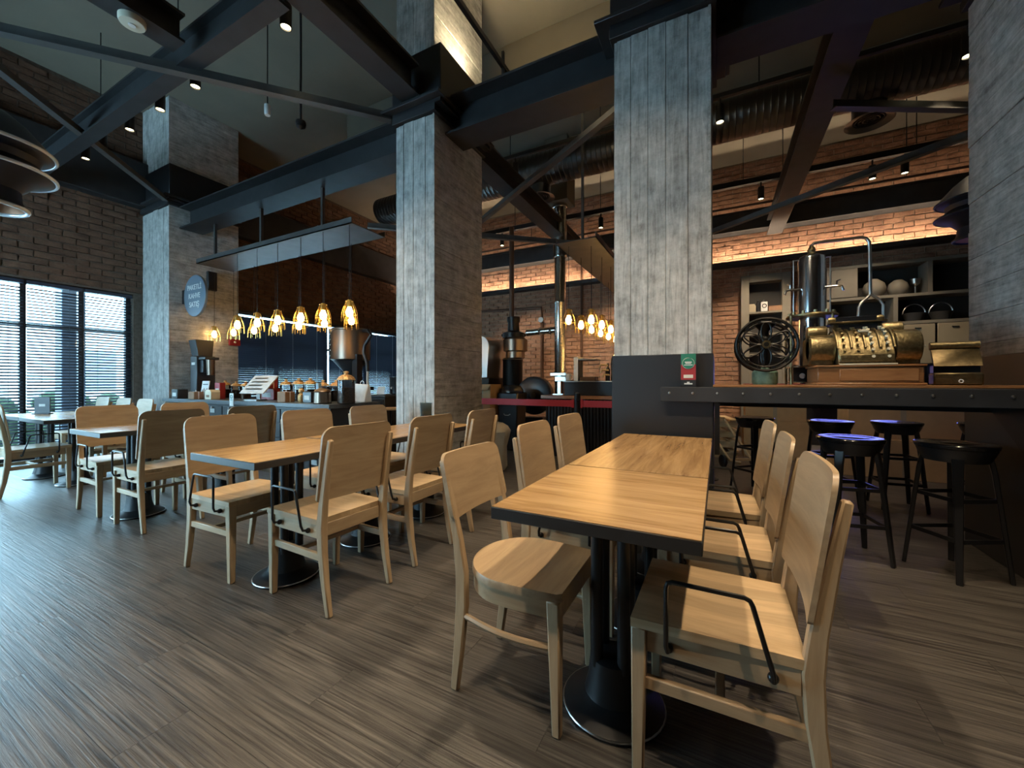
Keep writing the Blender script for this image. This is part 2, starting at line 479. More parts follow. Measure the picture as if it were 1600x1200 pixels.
# planks run along X
PL, PW = 1.2, 0.2
plist = []
row = 0; y = YF
while y < YB - 0.01:
    x = XL - (row * 0.43) % PL
    while x < XR:
        a, b = max(x, XL), min(x + PL, XR)
        if b - a > 0.05: plist.append((a, b, y, min(y + PW, YB)))
        x += PL
    y += PW; row += 1
def area_px(c, w, h):
    p = proj(c)
    if not p: return 0
    u, v, d = p
    if u < -120 or u > 1720 or v > 1330 or v < -60: return 0
    return w * h / (d * d)
plist.sort(key=lambda q: -area_px(((q[0] + q[1]) / 2, (q[2] + q[3]) / 2, 0), 1, (CAMH) / max(0.3, math.hypot((q[0] + q[1]) / 2, (q[2] + q[3]) / 2))))
plank0 = None; rest = MB()
def plank_mb(a, b, c, d, g=0.0006, h=0.006):
    return MB().hexa([(a + g, c + g, -h), (b - g, c + g, -h), (b - g, d - g, -h), (a + g, d - g, -h),
                      (a + g, c + g, 0), (b - g, c + g, 0), (b - g, d - g, 0), (a + g, d - g, 0)])
std = None
for i, (a, b, c, d) in enumerate(plist):
    if i < 300:
        if abs(b - a - PL) < 1e-4 and abs(d - c - PW) < 1e-4:
            if std is None:
                std = plank_mb(0, PL, 0, PW).mesh('plank', smooth=False); std.materials.append(M['floor'])
            o = bpy.data.objects.new('plank', std); C.objects.link(o); o.parent = fl; o.location = (a, c, 0)
        else:
            plank_mb(a, b, c, d).build('plank', 'floor', fl, smooth=False)
    else:
        t = plank_mb(a, b, c, d); rest.add(t.v, t.f)
tag(rest.build('distant_planks', 'floor', fl, smooth=False), kind='stuff')

tag(MB().box(XL - 0.3, XR + 0.2, YF - 0.2, YB + 0.2, ZC, ZC + 0.15).build('ceiling', 'ceil'), 'taupe painted high ceiling', 'ceiling', kind='structure')
tag(MB().box(XR, XR + 0.2, YF, YB, 0, ZC).build('wall_right', 'wallp'), 'dark painted side wall', 'wall', kind='structure')
tag(MB().box(XL - 0.3, XR, YF - 0.2, YF, 2.9, ZC).box(XL - 0.3, XR, YF - 0.2, YF, 0, 0.4).box(XL - 0.3, -8.0, YF - 0.2, YF, 0.4, 2.9).box(-4.7, XR, YF - 0.2, YF, 0.4, 2.9).build('wall_front', 'wallp'), 'dark painted street-side wall with a wide shop window', 'wall', kind='structure')
w3 = thing('window_3', 'wide street-side shop window', 'window', (0, YF - 0.1, 0), kind='structure')
MB().box(-8.0, -4.7, -0.04, 0.04, 0.4, 0.46).box(-8.0, -4.7, -0.04, 0.04, 2.84, 2.9).build('window_frame', 'graphite', w3)
for k in range(4):
    MB().box(-8.0 + k * 1.1 - 0.03, -8.0 + k * 1.1 + 0.03, -0.035, 0.035, 0.46, 2.84).build('mullion', 'graphite', w3)
for k in range(3):
    MB().box(-8.0 + k * 1.1 + 0.02, -8.0 + k * 1.1 + 1.08, -0.004, 0.004, 0.44, 2.86).build('pane', 'glass', w3, smooth=False)
for i, (y0, y1) in enumerate(((4.7, 5.5), (7.0, 7.5))):
    tag(MB().box(-5.6, 5.9, y0, y1, 5.25, ZC - 0.002).build('trim_%d' % (i + 1), 'soffit', bevel=0.01),
        ('wide' if i == 0 else 'narrow') + ' dropped bulkhead running under the taupe ceiling', 'bulkhead', kind='structure')

# ---- brick walls
BL, BH, JT = 0.28, 0.097, 0.018
def bricks_for(wall, axis, fixed, s0, s1, z0, z1, holes, budget, prot=0.022, mat='brick', vis=None):
    """running bond on plane; axis 'x' -> wall along X at y=fixed (faces -Y); axis 'y' -> along Y at x=fixed (faces +X)"""
    cells = []
    nrow = int((z1 - z0) / BH)
    for r in range(nrow):
        za = z0 + r * BH; zb = za + BH - JT
        s = s0 - (BL / 2 if r % 2 else 0)
        while s < s1:
            a, b = max(s, s0), min(s + BL - JT, s1)
            if b - a > 0.04:
                mid = ((a + b) / 2, (za + zb) / 2)
                if not any(h[0] - 0.02 < mid[0] < h[1] + 0.02 and h[2] - 0.02 < mid[1] < h[3] + 0.02 for h in holes):
                    cells.append((a, b, za, zb))
            s += BL
    def score(c):
        p3 = ((c[0] + c[1]) / 2, fixed, (c[2] + c[3]) / 2) if axis == 'x' else (fixed, (c[0] + c[1]) / 2, (c[2] + c[3]) / 2)
        p = proj(p3)
        if not p: return 0
        u, v, d = p
        if not (vis and vis(u, v)): return 0
        return 1 / (d * d)
    sc = sorted(cells, key=lambda c: -score(c))
    mass = MB(); k = 0
    for c in sc:
        a, b, za, zb = c
        j = random.uniform(-0.010, 0.010); e = lambda: random.uniform(-0.006, 0.006)
        t = MB(); h = prot + j
        if axis == 'x':
            f = fixed; g = fixed - h
            t.hexa([(a + e(), g, za + e()), (b + e(), g, za + e()), (b, f, za), (a, f, za), (a + e(), g, zb + e()), (b + e(), g, zb + e()), (b, f, zb), (a, f, zb)])
        else:
            f = fixed; g = fixed + h
            t.hexa([(f, a, za), (g, a + e(), za + e()), (g, b + e(), za + e()), (f, b, za), (f, a, zb), (g, a + e(), zb + e()), (g, b + e(), zb + e()), (f, b, zb)])
        if k < budget and score(c) > 0:
            t.build('brick', mat, wall, smooth=False); k += 1
        else:
            mass.add(t.v, t.f)
    tag(mass.build('brickwork', mat, wall, smooth=False), kind='stuff')

wb = MB().box(XL - 0.3, XR, YB, YB + 0.2, 0, ZC).build('wall_back', 'mortar')
tag(wb, 'exposed brick back wall lit by a cove', 'wall', kind='structure')
bricks_for(wb, 'x', YB, -8.4, 5.9, 0.0, ZC - 0.02, [], 300,
           vis=lambda u, v: (1116 < u < 1500 and 190 < v < 420) or (760 < u < 955 and 285 < v < 520) or (1116 < u < 1160 and v < 600))
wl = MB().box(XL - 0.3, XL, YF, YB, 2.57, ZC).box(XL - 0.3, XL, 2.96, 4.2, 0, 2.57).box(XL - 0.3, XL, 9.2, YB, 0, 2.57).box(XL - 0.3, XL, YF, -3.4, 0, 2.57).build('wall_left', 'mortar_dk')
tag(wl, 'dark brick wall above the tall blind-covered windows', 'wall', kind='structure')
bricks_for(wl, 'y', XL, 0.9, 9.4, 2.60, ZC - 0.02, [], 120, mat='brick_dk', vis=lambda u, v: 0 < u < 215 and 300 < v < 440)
# steel ledge bands and cove
ch3 = tag(MB().box(-8.4, 5.75, YB - 0.30, YB - 0.02, 4.16, 4.50).box(-8.4, 5.75, YB - 0.30, YB - 0.285, 4.50, 4.56).build('trim_3', 'beam', bevel=0.008), 'black steel channel running across the brick back wall', 'steel channel', kind='structure')
MB().box(-8.3, 5.7, YB - 0.27, YB - 0.23, 4.502, 4.516).build('light_strip', 'led2', ch3)
cv = tag(MB().box(-8.4, 3.66, YB - 0.24, YB - 0.02, 3.50, 3.54).box(-8.4, 3.66, YB - 0.24, YB - 0.225, 3.54, 3.585).build('trim_4', 'beam'), 'slim cove ledge holding a warm light strip on the brick wall', 'cove ledge', kind='structure')
MB().box(-8.3, 3.62, YB - 0.195, YB - 0.155, 3.542, 3.556).build('light_strip', 'led', cv)
tag(MB().box(XL + 0.02, XL + 0.22, 0.0, 9.3, 4.0, 4.72).build('trim_5', 'beam', bevel=0.01), 'deep dark steel band along the window wall', 'steel band', kind='structure')

# ---- windows
def window(name, y0, y1, bays, label):
    w = thing(name, label, 'window', (XL - 0.15, 0, 0), kind='structure')
    z1 = 2.57
    MB().box(-0.04, 0.04, y0, y1, z1 - 0.06, z1).box(-0.04, 0.04, y0, y1, 0, 0.06).box(-0.04, 0.04, y0, y0 + 0.06, 0, z1).box(-0.04, 0.04, y1 - 0.06, y1, 0, z1).build('window_frame', 'graphite', w)
    s = (y1 - y0) / bays
    for i in range(1, bays):
        MB().box(-0.035, 0.035, y0 + i * s - 0.03, y0 + i * s + 0.03, 0.06, z1 - 0.06).build('mullion', 'graphite', w)
    MB().box(-0.03, 0.03, y0 + 0.06, y1 - 0.06, 1.90, 1.95).build('transom', 'graphite', w)
    for i in range(bays):
        MB().box(-0.004, 0.004, y0 + i * s + 0.02, y0 + (i + 1) * s - 0.02, 0.04, z1 - 0.04).build('pane', 'glass', w, smooth=False)
    return w
window('window_1', -3.4, 2.96, 11, 'tall glazed window by the dining tables')
window('window_2', 4.2, 9.2, 4, 'tall glazed window behind the retail counter')
def blind(y0, y1, tilt, label, group, x=XL - 0.03, z0=0.10, z1=2.55):
    b = thing('venetian_blind', label, 'blind', (x, (y0 + y1) / 2, 0), group=group)
    h = (y1 - y0) / 2
    MB().box(-0.03, 0.03, -h, h, z1 - 0.05, z1).build('head_rail', 'navy', b)
    MB().box(-0.025, 0.025, -h, h, z0, z0 + 0.02).build('bottom_rail', 'navy', b)
    sl = MB(); z = z0 + 0.05; c, s = math.cos(tilt) * 0.025, math.sin(tilt) * 0.025
    while z < z1 - 0.07:
        n = 0.0012
        sl.hexa([(-c, -h, z - s - n), (c, -h, z + s - n), (c, h, z + s - n), (-c, h, z - s - n), (-c, -h, z - s + n), (c, -h, z + s + n), (c, h, z + s + n), (-c, h, z - s + n)])
        z += 0.044
    tag(sl.build('slats', 'navy', b, smooth=False), kind='stuff')
    k = max(2, int((y1 - y0) / 0.5))
    for i in range(k):
        yy = -h + (i + 0.5) * 2 * h / k
        MB().cyl((0.028, yy, z0), (0.028, yy, z1 - 0.03), 0.0025, n=5).build('ladder_cord', 'white' if y0 > 4 else 'navy', b)
    return b
s1 = (2.96 + 3.4) / 11
for i, nm in enumerate(('beside the concrete pier', 'second from the concrete pier', 'third from the concrete pier', 'fourth from the concrete pier')):
    y1_ = 2.96 - i * s1
    blind(y1_ - s1 + 0.015, y1_ - 0.015, R(-30), 'half-open dark venetian blind on the tall window, ' + nm, 'window blinds')
blind(4.22, 6.66, R(54), 'closed navy venetian blind behind the glass jars of the retail counter', 'counter blinds')
blind(6.70, 9.18, R(54), 'closed navy venetian blind behind the bronze roaster hopper', 'counter blinds')

# ---- outside
tag(MB().box(-40, XL - 0.3, -25, 30, -0.3, -0.1).build('pavement', 'pave'), 'pale street paving outside the window', 'pavement', kind='structure')
for i, (yy, hh) in enumerate(((0.2, 0.55), (2.6, 0.75), (5.0, 0.6))):
    hb = MB()
    for k in range(60):
        c = (-11.2 + random.uniform(-0.4, 0.4), yy + random.uniform(-0.8, 0.8), random.uniform(0.0, hh))
        hb.ball(c, random.uniform(0.12, 0.22), 6)
    hb.box(-11.5, -10.9, yy - 0.7, yy + 0.7, -0.1, hh * 0.7)
    tag(hb.build('hedge_bush', 'hedge'), 'low green bush outside the window, ' + ('first', 'second', 'third')[i] + ' along the street', 'bush', 'bushes outside')
tag(MB().box(-9.75, -9.45, 2.36, 2.64, -0.1, 4.2).box(-9.79, -9.41, 2.32, 2.68, -0.1, 0.3).build('outside_post', 'extcol', bevel=0.01), 'square blue-grey post standing outside the window', 'post')
bl = thing('street_building', 'pale rendered building across the street', 'building', (-24, 3, -0.1))
MB().box(-3, 3, -9, 9, 0, 3.4).build('wall', 'facade', bl)
for k in range(5):
    MB().box(3.0, 3.04, -7.5 + k * 3.2, -5.9 + k * 3.2, 0.9, 2.4).build('window', 'extcol', bl)

# ================================================================== COLUMNS
def column(label, x0, x1, y0, y1, z1, clad, cap, fronts, sides, side):
    """fronts/sides: relative board widths on the -Y face (upright boards) and on the side face (level boards)"""
    c = thing('concrete_column', label, 'column', ((x0 + x1) / 2, (y0 + y1) / 2, 0), kind='structure')
    ox, oy = (x0 + x1) / 2, (y0 + y1) / 2
    X0, X1, Y0, Y1 = x0 - ox, x1 - ox, y0 - oy, y1 - oy
    t = 0.02
    MB().box(X0 + t, X1 - t, Y0 + t, Y1 - t, 0, ZC - 0.003).build('core', 'conc_v', c)
    for zA, zB in ((0, z1), (z1 + 0.5, ZC - 0.003)):
        tot = sum(fronts); p = X0
        for w in fronts:
            q = p + (X1 - X0) * w / tot; d = random.uniform(0, 0.006)
            MB().box(p + 0.001, q - 0.001, Y0 + d, Y0 + t + 0.001, zA, zB - random.uniform(0, 0.02)).build('board_panel', 'conc_v', c, bevel=0.003)
            p = q
        n = int(round((zB - zA) / sides)); hh = (zB - zA) / max(1, n)
        for k in range(n):
            d = random.uniform(0, 0.006)
            xs = (X1 - t - 0.001, X1 - d) if side > 0 else (X0 + d, X0 + t + 0.001)
            MB().box(xs[0], xs[1], Y0 + 0.004, Y1, zA + k * hh + 0.001, zA + (k + 1) * hh - 0.001).build('board_panel', 'conc_h', c, bevel=0.002)
    if clad:
        MB().box(X0 - 0.012, X1 + 0.012, Y0 - 0.012, Y1 + 0.012, 0, clad).build('steel_cladding', 'graphite', c, bevel=0.004)
    if cap:
        MB().box(X0 - 0.025, X1 + (0.10 if side > 0 else 0.02), Y0 - 0.03, Y1 + 0.02, z1 + 0.06, z1 + 0.62).build('steel_collar', 'black', c, bevel=0.006)
        MB().box(X0 - 0.13, X1 + 0.13, Y0 - 0.10, Y1 + 0.06, z1 + 0.10, z1 + 0.13).build('collar_plate', 'beam', c, bevel=0.004)
        MB().box(X0 - 0.03, X1 + 0.03, Y0 - 0.03, Y1 + 0.03, z1, z1 + 0.07).build('collar_band', 'beam', c, bevel=0.004)
    return c
column('broad board-marked concrete pier carrying the round sign', -8.58, -7.69, 3.07, 4.10, 3.92, 0, True, (1, 1.2, 0.9, 1.1, 1), 0.2, 1)
column('slim board-marked concrete column with a warmly lit upper half', -2.93, -2.44, 3.07, 3.95, 3.74, 0, True, (0.8, 1.0, 1.2, 0.9), 0.16, 1)
column('pale board-marked concrete column with dark steel cladding at its foot', -0.71, -0.04, 3.07, 3.95, 3.74, 1.32, True, (0.8, 0.8, 0.8, 0.95, 0.95), 0.2, 1)
column('dark concrete column behind the tilted brass plate on the bar', 1.557, 2.1, 3.07, 3.95, 3.74, 1.29, True, (1, 1, 1), 0.2, -1)

# ================================================================== STEEL BEAMS
def ibeam(name, label, axis, s0, s1, c, z0, z1, w=0.22, tf=0.022, mat='beam'):
    b = MB()
    for (a0, a1, zz0, zz1) in ((c - w / 2, c + w / 2, z0, z0 + tf), (c - w / 2, c + w / 2, z1 - tf, z1), (c - 0.012, c + 0.012, z0 + tf, z1 - tf)):
        if axis == 'x': b.box(s0, s1, a0, a1, zz0, zz1)
        else: b.box(a0, a1, s0, s1, zz0, zz1)
    return tag(b.build(name, mat), label, 'beam', kind='structure')
ibeam('steel_beam', 'black steel girder spanning the concrete columns, from pier to slim column', 'x', -7.66, -2.96, 3.36, 3.58, 3.93, 0.32)
ibeam('steel_beam', 'black steel girder between the slim column and the steel-clad column', 'x', -2.41, -0.73, 3.36, 3.58, 3.95, 0.32)
ibeam('steel_beam', 'black steel girder above the bar counter', 'x', -0.01, 1.53, 3.36, 3.58, 3.95, 0.32)
ibeam('steel_beam', 'dark beam running over the tables into the slim column', 'y', YF, 3.0, -2.68, 3.90, 4.20, 0.22)
ibeam('steel_beam', 'dark beam running over the tables into the steel-clad column', 'y', YF, 3.0, -0.37, 3.90, 4.20, 0.22)
ibeam('steel_beam', 'dark beam from the slim column back to the brick wall', 'y', 4.0, YB - 0.22, -2.68, 3.84, 4.14, 0.24)
ibeam('steel_beam', 'dark beam from the steel-clad column back to the brick wall', 'y', 4.0, YB - 0.22, -0.37, 3.84, 4.14, 0.34)
ibeam('steel_beam', 'dark joist crossing the ceiling above the bar stools', 'y', 4.0, YB - 0.22, 0.98, 4.02, 4.30, 0.26)
ibeam('steel_beam', 'grey joist beside the round cream ceiling speaker, parallel to the windows', 'y', YF, 1.66, -3.98, 3.90, 4.14, 0.20)
ibeam('steel_beam', 'dark joist crossing above the window tables under the spotlight track', 'x', -8.35, -2.80, 1.78, 3.86, 4.12, 0.13)
def brace(a, b, label, mat='beamgrey'):
    m = MB(); a, b = Vector(a), Vector(b)
    m.bar(a, b, 0.075, 0.010); m.bar(a + Vector((0, 0, 0.045)), b + Vector((0, 0, 0.045)), 0.010, 0.08)
    tag(m.build('steel_brace', mat), label, 'brace', kind='structure')
brace((-2.98, 3.05, 3.80), (-5.15, 0.62, 3.80), 'long grey angle brace slanting into the slim concrete column')
brace((-7.66, 3.02, 3.95), (-5.15, 0.62, 3.80), 'grey angle brace slanting into the concrete pier')
brace((-0.78, 3.85, 3.75), (-3.5, 5.6, 3.75), 'grey brace slanting behind the slim column')
brace((-5.0, 4.6, 3.60), (-0.6, 8.4, 3.60), 'thin brown brace crossing before the flue')
brace((-0.25, 8.0, 3.75), (2.6, 5.9, 3.75), 'long brace slanting across the brick wall over the shelves')
brace((1.0, 4.9, 3.80), (3.2, 6.1, 3.80), 'short brace beside the round air diffuser')

# ---- ducts and tracks
def duct(label, x0, x1, y, z, r, mat='duct'):
    d = thing('air_duct', label, 'duct', (x0, y, z))
    prof = []; h = 0.0
    L = x1 - x0
    while h < L:
        prof += [(r, h), (r, min(h + 0.066, L)), (r + 0.004, min(h + 0.073, L)), (r, min(h + 0.08, L))]; h += 0.08
    MB().lathe(prof, 28, axis=0).build('spiral_tube', mat, d)
    k = int(L / 2.2)
    for i in range(k + 1):
        MB().cyl((0.4 + i * 2.2, 0, r), (0.4 + i * 2.2, 0, ZC - z - 0.01), 0.008, n=6).build('hanger_rod', 'black', d)
    return d
duct('fat dark spiral air duct hanging across the back of the room', -6.5, 5.6, 6.4, 4.82, 0.27)
def diffuser(p, label):
    d = thing('air_diffuser', label, 'diffuser', p)
    MB().lathe([(0.17, 0.16), (0.17, 0.0), (0.24, -0.03), (0.245, -0.035), (0.16, -0.01), (0.15, 0.14)], 28, caps=False).build('collar', 'duct', d)
    for r in (0.06, 0.10, 0.14):
        MB().torus((0, 0, -0.01), r, 0.008, n=24, m=5).build('ring', 'black', d)
    for k in range(4):
        a = k * PI / 4
        MB().bar((-0.155 * math.cos(a), -0.155 * math.sin(a), 0.0), (0.155 * math.cos(a), 0.155 * math.sin(a), 0.0), 0.01, 0.012).build('spoke', 'black', d)
diffuser((-2.75, 6.4, 4.37), 'round black air diffuser under the duct near the flue')
diffuser((1.66, 6.4, 4.37), 'round black air diffuser under the duct over the bar stools')
def track(label, x0, x1, y, z, s=0.05, drop=True):
    t = thing('light_track', label, 'light track', (0, y, z))
    MB().box(x0, x1, -s / 2, s / 2, 0, s).build('rail', 'black', t, bevel=0.003)
    if drop:
        n = max(2, int((x1 - x0) / 2))
        for i in range(n):
            xx = x0 + (i + 0.5) * (x1 - x0) / n
            MB().cyl((xx, 0, s), (xx, 0, ZC - z - 0.005), 0.006, n=6).build('hanger_rod', 'black', t)
    return t
track('black spotlight track above the window tables', -8.1, 1.9, 2.12, 4.42)
track('black spotlight track above the roaster bar', -4.0, 3.6, 5.22, 4.42)
track('black spotlight track before the brick back wall', -5.0, 3.6, 7.72, 4.42, 0.09)
track('black spotlight track over the aisle beside the nearest tables', -4.5, 2.2, 0.0, 4.42)
tp = thing('ceiling_pipe', 'thin dark sprinkler pipe before the brick back wall', 'pipe', (0, 8.3, 4.30))
MB().cyl((-6, 0, 0), (4.5, 0, 0), 0.022, n=8).build('pipe', 'rustpipe', tp)
for k in range(7):
    MB().cyl((-5.4 + k * 1.6, 0, 0.02), (-5.4 + k * 1.6, 0, ZC - 4.305), 0.007, n=6).build('hanger_rod', 'black', tp)

def make_spot():
    s = thing('spotlight', '', 'spotlight')
    MB().cyl((0, 0, 0.179), (0, 0, 0.06), 0.012, n=8).build('stem', 'black', s)
    MB().lathe([(0.0, 0.10), (0.042, 0.10), (0.046, 0.09), (0.046, -0.10), (0.040, -0.10), (0.036, -0.07), (0.0, -0.07)], 18, caps=False).build('housing', 'black', s)
    MB().lathe([(0.0005, -0.088), (0.037, -0.088)], 16, caps=False).build('lens', 'lens', s)
    return s
spot0 = make_spot(); spot_used = []
ORDS = ('first', 'second', 'third', 'fourth', 'fifth', 'sixth', 'seventh', 'eighth')
def spot(x, y, label, aim=(0, 0), power=1.0, ang=78, group=None, z=4.24):
    o = place(spot0, spot_used, (x, y, z), 0, label, group)
    d = bpy.data.lights.new('spot_beam', 'SPOT'); d.energy = LAMP_W * power; d.color = WARM
    d.spot_size = R(ang); d.spot_blend = 0.55; d.shadow_soft_size = 0.035
    l = bpy.data.objects.new('spot_beam', d); C.objects.link(l)
    l.location = (x, y, z - 0.10)
    v = Vector((aim[0] - x, aim[1] - y, -(z - 0.1)))
    l.rotation_euler = v.to_track_quat('-Z', 'Y').to_euler()
    return o
for x, a_ in ((-1.0, (-0.37, 5.2)), (-2.2, (-2.7, 4.6))):
    spot(x, 0.0, 'black cylinder spotlight on the aisle track tilted at the %s concrete column' % ('clad' if x > -2 else 'slim'), a_, 0.9, 46, group='spotlights over the aisle')
G1 = 'spotlights over the window tables'
for i, x in enumerate((-3.27, -4.75, -5.5, -6.26, -7.05, -7.6)):
    spot(x, 2.12, 'black cylinder spotlight on the track above the window tables, %s from the window wall' % ORDS[5 - i], (x, 2.0), (1.1, 0.45, 0.22, 0.15, 0.12, 0.10)[i], group=G1)
for x, ax, p in ((-1.28, -0.9, 1.4), (0.72, 0.3, 1.6)):
    spot(x, 2.12, 'black cylinder spotlight on the track above the window tables, %s from the window wall' % ORDS[6 if x < 0 else 7], (ax, 1.8), p, group=G1)
for x, ax in ((-3.6, -3.2), (-1.3, -1.1), (0.75, 0.35)):
    spot(x, 0.0, 'black cylinder spotlight on the aisle track, %s from the window wall' % ORDS[int((x + 4) / 2)], (ax, 1.0), (0.8, 1.3, 1.2)[int((x + 4) / 2)], group='spotlights over the aisle')
for i, (x, p) in enumerate(((-2.65, 1.1), (0.02, 0.7), (2.06, 0.35))):
    spot(x, 5.22, 'black cylinder spotlight on the track above the roaster bar, %s from the slim column' % ORDS[i], (x, 5.4), p, group='spotlights over the roaster bar')
for x, p in ((-4.25, 2.0), (-2.04, 3.2), (0.63, 3.0), (2.04, 1.0), (2.4, 0.6)):
    spot(x, 7.72, 'black cylinder spotlight on the thick track before the brick wall, ' + {-4.25: 'nearest the cyclone', -2.04: 'beside the flue', 0.63: 'above the display cabinet', 2.04: 'above the cupboard door', 2.4: 'above the round vases'}[x], (x, 9.2), p, group='spotlights before the brick wall')

# uplight tube on the collar ledge of the slim column
ub = thing('uplight_batten', 'warm uplight tube lying on the collar ledge of the slim column', 'light', (-2.388, 3.50, 4.3605))
MB().box(-0.022, 0.030, -0.36, 0.36, 0, 0.012).build('tray', 'black', ub)
MB().cyl((0.0, -0.33, 0.024), (0.0, 0.33, 0.024), 0.010, n=10).build('tube', 'batten', ub)
for sy in (-0.34, 0.34):
    MB().box(-0.012, 0.012, sy - 0.01, sy + 0.01, 0.012, 0.036).build('end_holder', 'white', ub)
ud = bpy.data.lights.new('uplight_glow', 'AREA'); ud.shape = 'RECTANGLE'; ud.size = 0.03; ud.size_y = 0.66
ud.energy = UPLIGHT_W; ud.color = (1.0, 0.82, 0.50)
uo = bpy.data.objects.new('uplight_glow', ud); C.objects.link(uo); uo.location = (-2.385, 3.50, 4.40); uo.rotation_euler = Vector((0.75, -0.2, 1)).to_track_quat('-Z', 'Y').to_euler()
# thin truss rail seen against the bright ceiling
tag(MB().bar((-1.86, -1.0, 4.2), (-1.86, 3.55, 4.2), 0.035, 0.045).bar((-1.86, 3.40, 3.955), (-1.86, 3.40, 4.34), 0.025, 0.025).build('cable_rail', 'black'), 'black cable rail beside the lit upper column', 'rail', kind='structure')
# ceiling speaker, dome camera, cylinder sensor
p = PZ(210, 32, 3.87)
sp = thing('ceiling_speaker', 'round cream speaker fixed under the grey joist', 'speaker', (-3.98, p.y, 3.899))
MB().lathe([(0.0005, -0.05), (0.075, -0.045), (0.082, -0.03), (0.082, 0.0)], 28).build('body', 'speaker', sp)
MB().lathe([(0.0005, -0.056), (0.022, -0.055), (0.024, -0.046)], 18).build('cone', 'white', sp)
p = PZ(470, 197, 3.97)
dc = thing('dome_camera', 'small black dome camera under the ceiling', 'camera', (p.x, p.y, 3.99))
MB().lathe([(0.05, 0.03), (0.055, 0.0), (0.045, -0.035), (0.0005, -0.06)], 18).build('dome', 'blackplas', dc)
MB().cyl((0, 0, 0.03), (0, 0, ZC - 3.995), 0.012, n=8).build('stem', 'black', dc)
p = PZ(418, 173, 4.0)
ms = thing('motion_sensor', 'small white cylinder sensor on a thin drop rod', 'sensor', (p.x, p.y, 4.0))
MB().lathe([(0.0005, -0.05), (0.026, -0.05), (0.03, -0.03), (0.03, 0.06), (0.0005, 0.06)], 14).build('body', 'white', ms)
MB().cyl((0, 0, 0.06), (0, 0, ZC - 4.005), 0.006, n=6).build('stem', 'black', ms)

# ================================================================== PENDANT TRAYS AND CAGE LAMPS
def make_cage():
    s = thing('cage_pendant', '', 'pendant lamp')
    MB().lathe([(0.0005, 0.085), (0.018, 0.085), (0.022, 0.06), (0.022, 0.02), (0.0005, 0.02)], 12).build('socket', 'cagewire', s)
    MB().lathe([(0.0005, -0.075), (0.020, -0.068), (0.032, -0.045), (0.033, -0.025), (0.022, 0.005), (0.014, 0.022), (0.0005, 0.024)], 14).build('bulb', 'bulb', s)
    for k in range(8):
        a = 2 * PI * k / 8; ca, sa = math.cos(a), math.sin(a)
        pts = [(0.030 * ca, 0.030 * sa, 0.075), (0.038 * ca, 0.038 * sa, 0.045), (0.058 * ca, 0.058 * sa, 0.0), (0.068 * ca, 0.068 * sa, -0.045), (0.070 * ca, 0.070 * sa, -0.12)]
        MB().tube(pts, 0.0026, 5).build('cage_wire', 'cagewire', s)
    MB().torus((0, 0, -0.05), 0.068, 0.003, n=20, m=5).build('cage_ring', 'cagewire', s)
    MB().torus((0, 0, 0.072), 0.031, 0.004, n=16, m=5).build('cage_ring', 'cagewire', s)
    return s
cage0 = make_cage(); cage_used = []
def cage(x, y, z, ztop, label, group):
    o = place(cage0, cage_used, (x, y, z), 0, label, group)
    for ch in list(o.children):
        if ch.name.startswith('cord'): bpy.data.objects.remove(ch)
    o.scale = (1.25, 1.25, 1.25)
    MB().cyl((0, 0, 0.085), (0, 0, (ztop - z) / 1.25), 0.0028, n=5).build('cord', 'black', o)
    return o
# tray over the retail counter (along X)
TZ = 2.93
tr = thing('pendant_tray', 'long grey steel tray hung above the retail counter', 'steel tray', (-5.4, 3.43, TZ))
MB().box(-1.68, 1.70, -0.26, 0.26, 0, 0.012).box(-1.68, 1.70, -0.26, -0.25, 0, 0.07).box(-1.68, 1.70, 0.25, 0.26, 0, 0.07).build('tray', 'beamgrey', tr)
for xx in (-1.55, -0.35, 0.95):
    MB().bar((xx, -0.06, 0.01), (xx, -0.06, 3.58 - TZ), 0.035, 0.035).build('hanger_rod', 'beamgrey', tr)
us = (371, 402, 434, 470, 505, 546)
ORD = ('first', 'second', 'third', 'fourth', 'fifth', 'sixth', 'seventh', 'eighth')
for i, u in enumerate(us):
    pp = PY(u, 500, 3.20)
    cage(pp.x, 3.20, 1.96, TZ, 'cage pendant lamp in the front row above the retail counter, %s from the pier' % ORD[i], 'front row counter pendants')
for i, u in enumerate((335, 365, 397, 430, 467, 507, 549)):
    pp = PY(u, 500, 3.65)
    cage(pp.x, 3.65, 1.96, TZ, 'cage pendant lamp in the rear row above the retail counter, %s from the pier' % ORD[i], 'rear row counter pendants')
# tray over the roaster bar (along Y)
tr = thing('pendant_tray', 'grey steel tray hung above the espresso bar before the flue', 'steel tray', (-1.56, 6.3, 2.86))
MB().box(-0.26, 0.26, -1.6, 2.0, 0, 0.012).box(-0.26, -0.25, -1.6, 2.0, 0, 0.07).box(0.25, 0.26, -1.6, 2.0, 0, 0.07).build('tray', 'beamgrey', tr)
for yy in (-1.3, 0.75, 1.7):
    MB().bar((0, yy, 0.01), (0, yy, ZC - 2.865), 0.03, 0.03).build('hanger_rod', 'beamgrey', tr)
for k in range(6):
    cage(-1.70, 4.86 + k * 0.52, 1.95, 2.86, 'cage pendant in the flue-side row above the espresso bar, %s from the red belt' % ORD[k], 'flue side bar pendants')
for k in range(5):
    cage(-1.44, 4.98 + k * 0.52, 1.95, 2.86, 'cage pendant in the outer row above the espresso bar, %s from the red belt' % ORD[k], 'far side bar pendants')

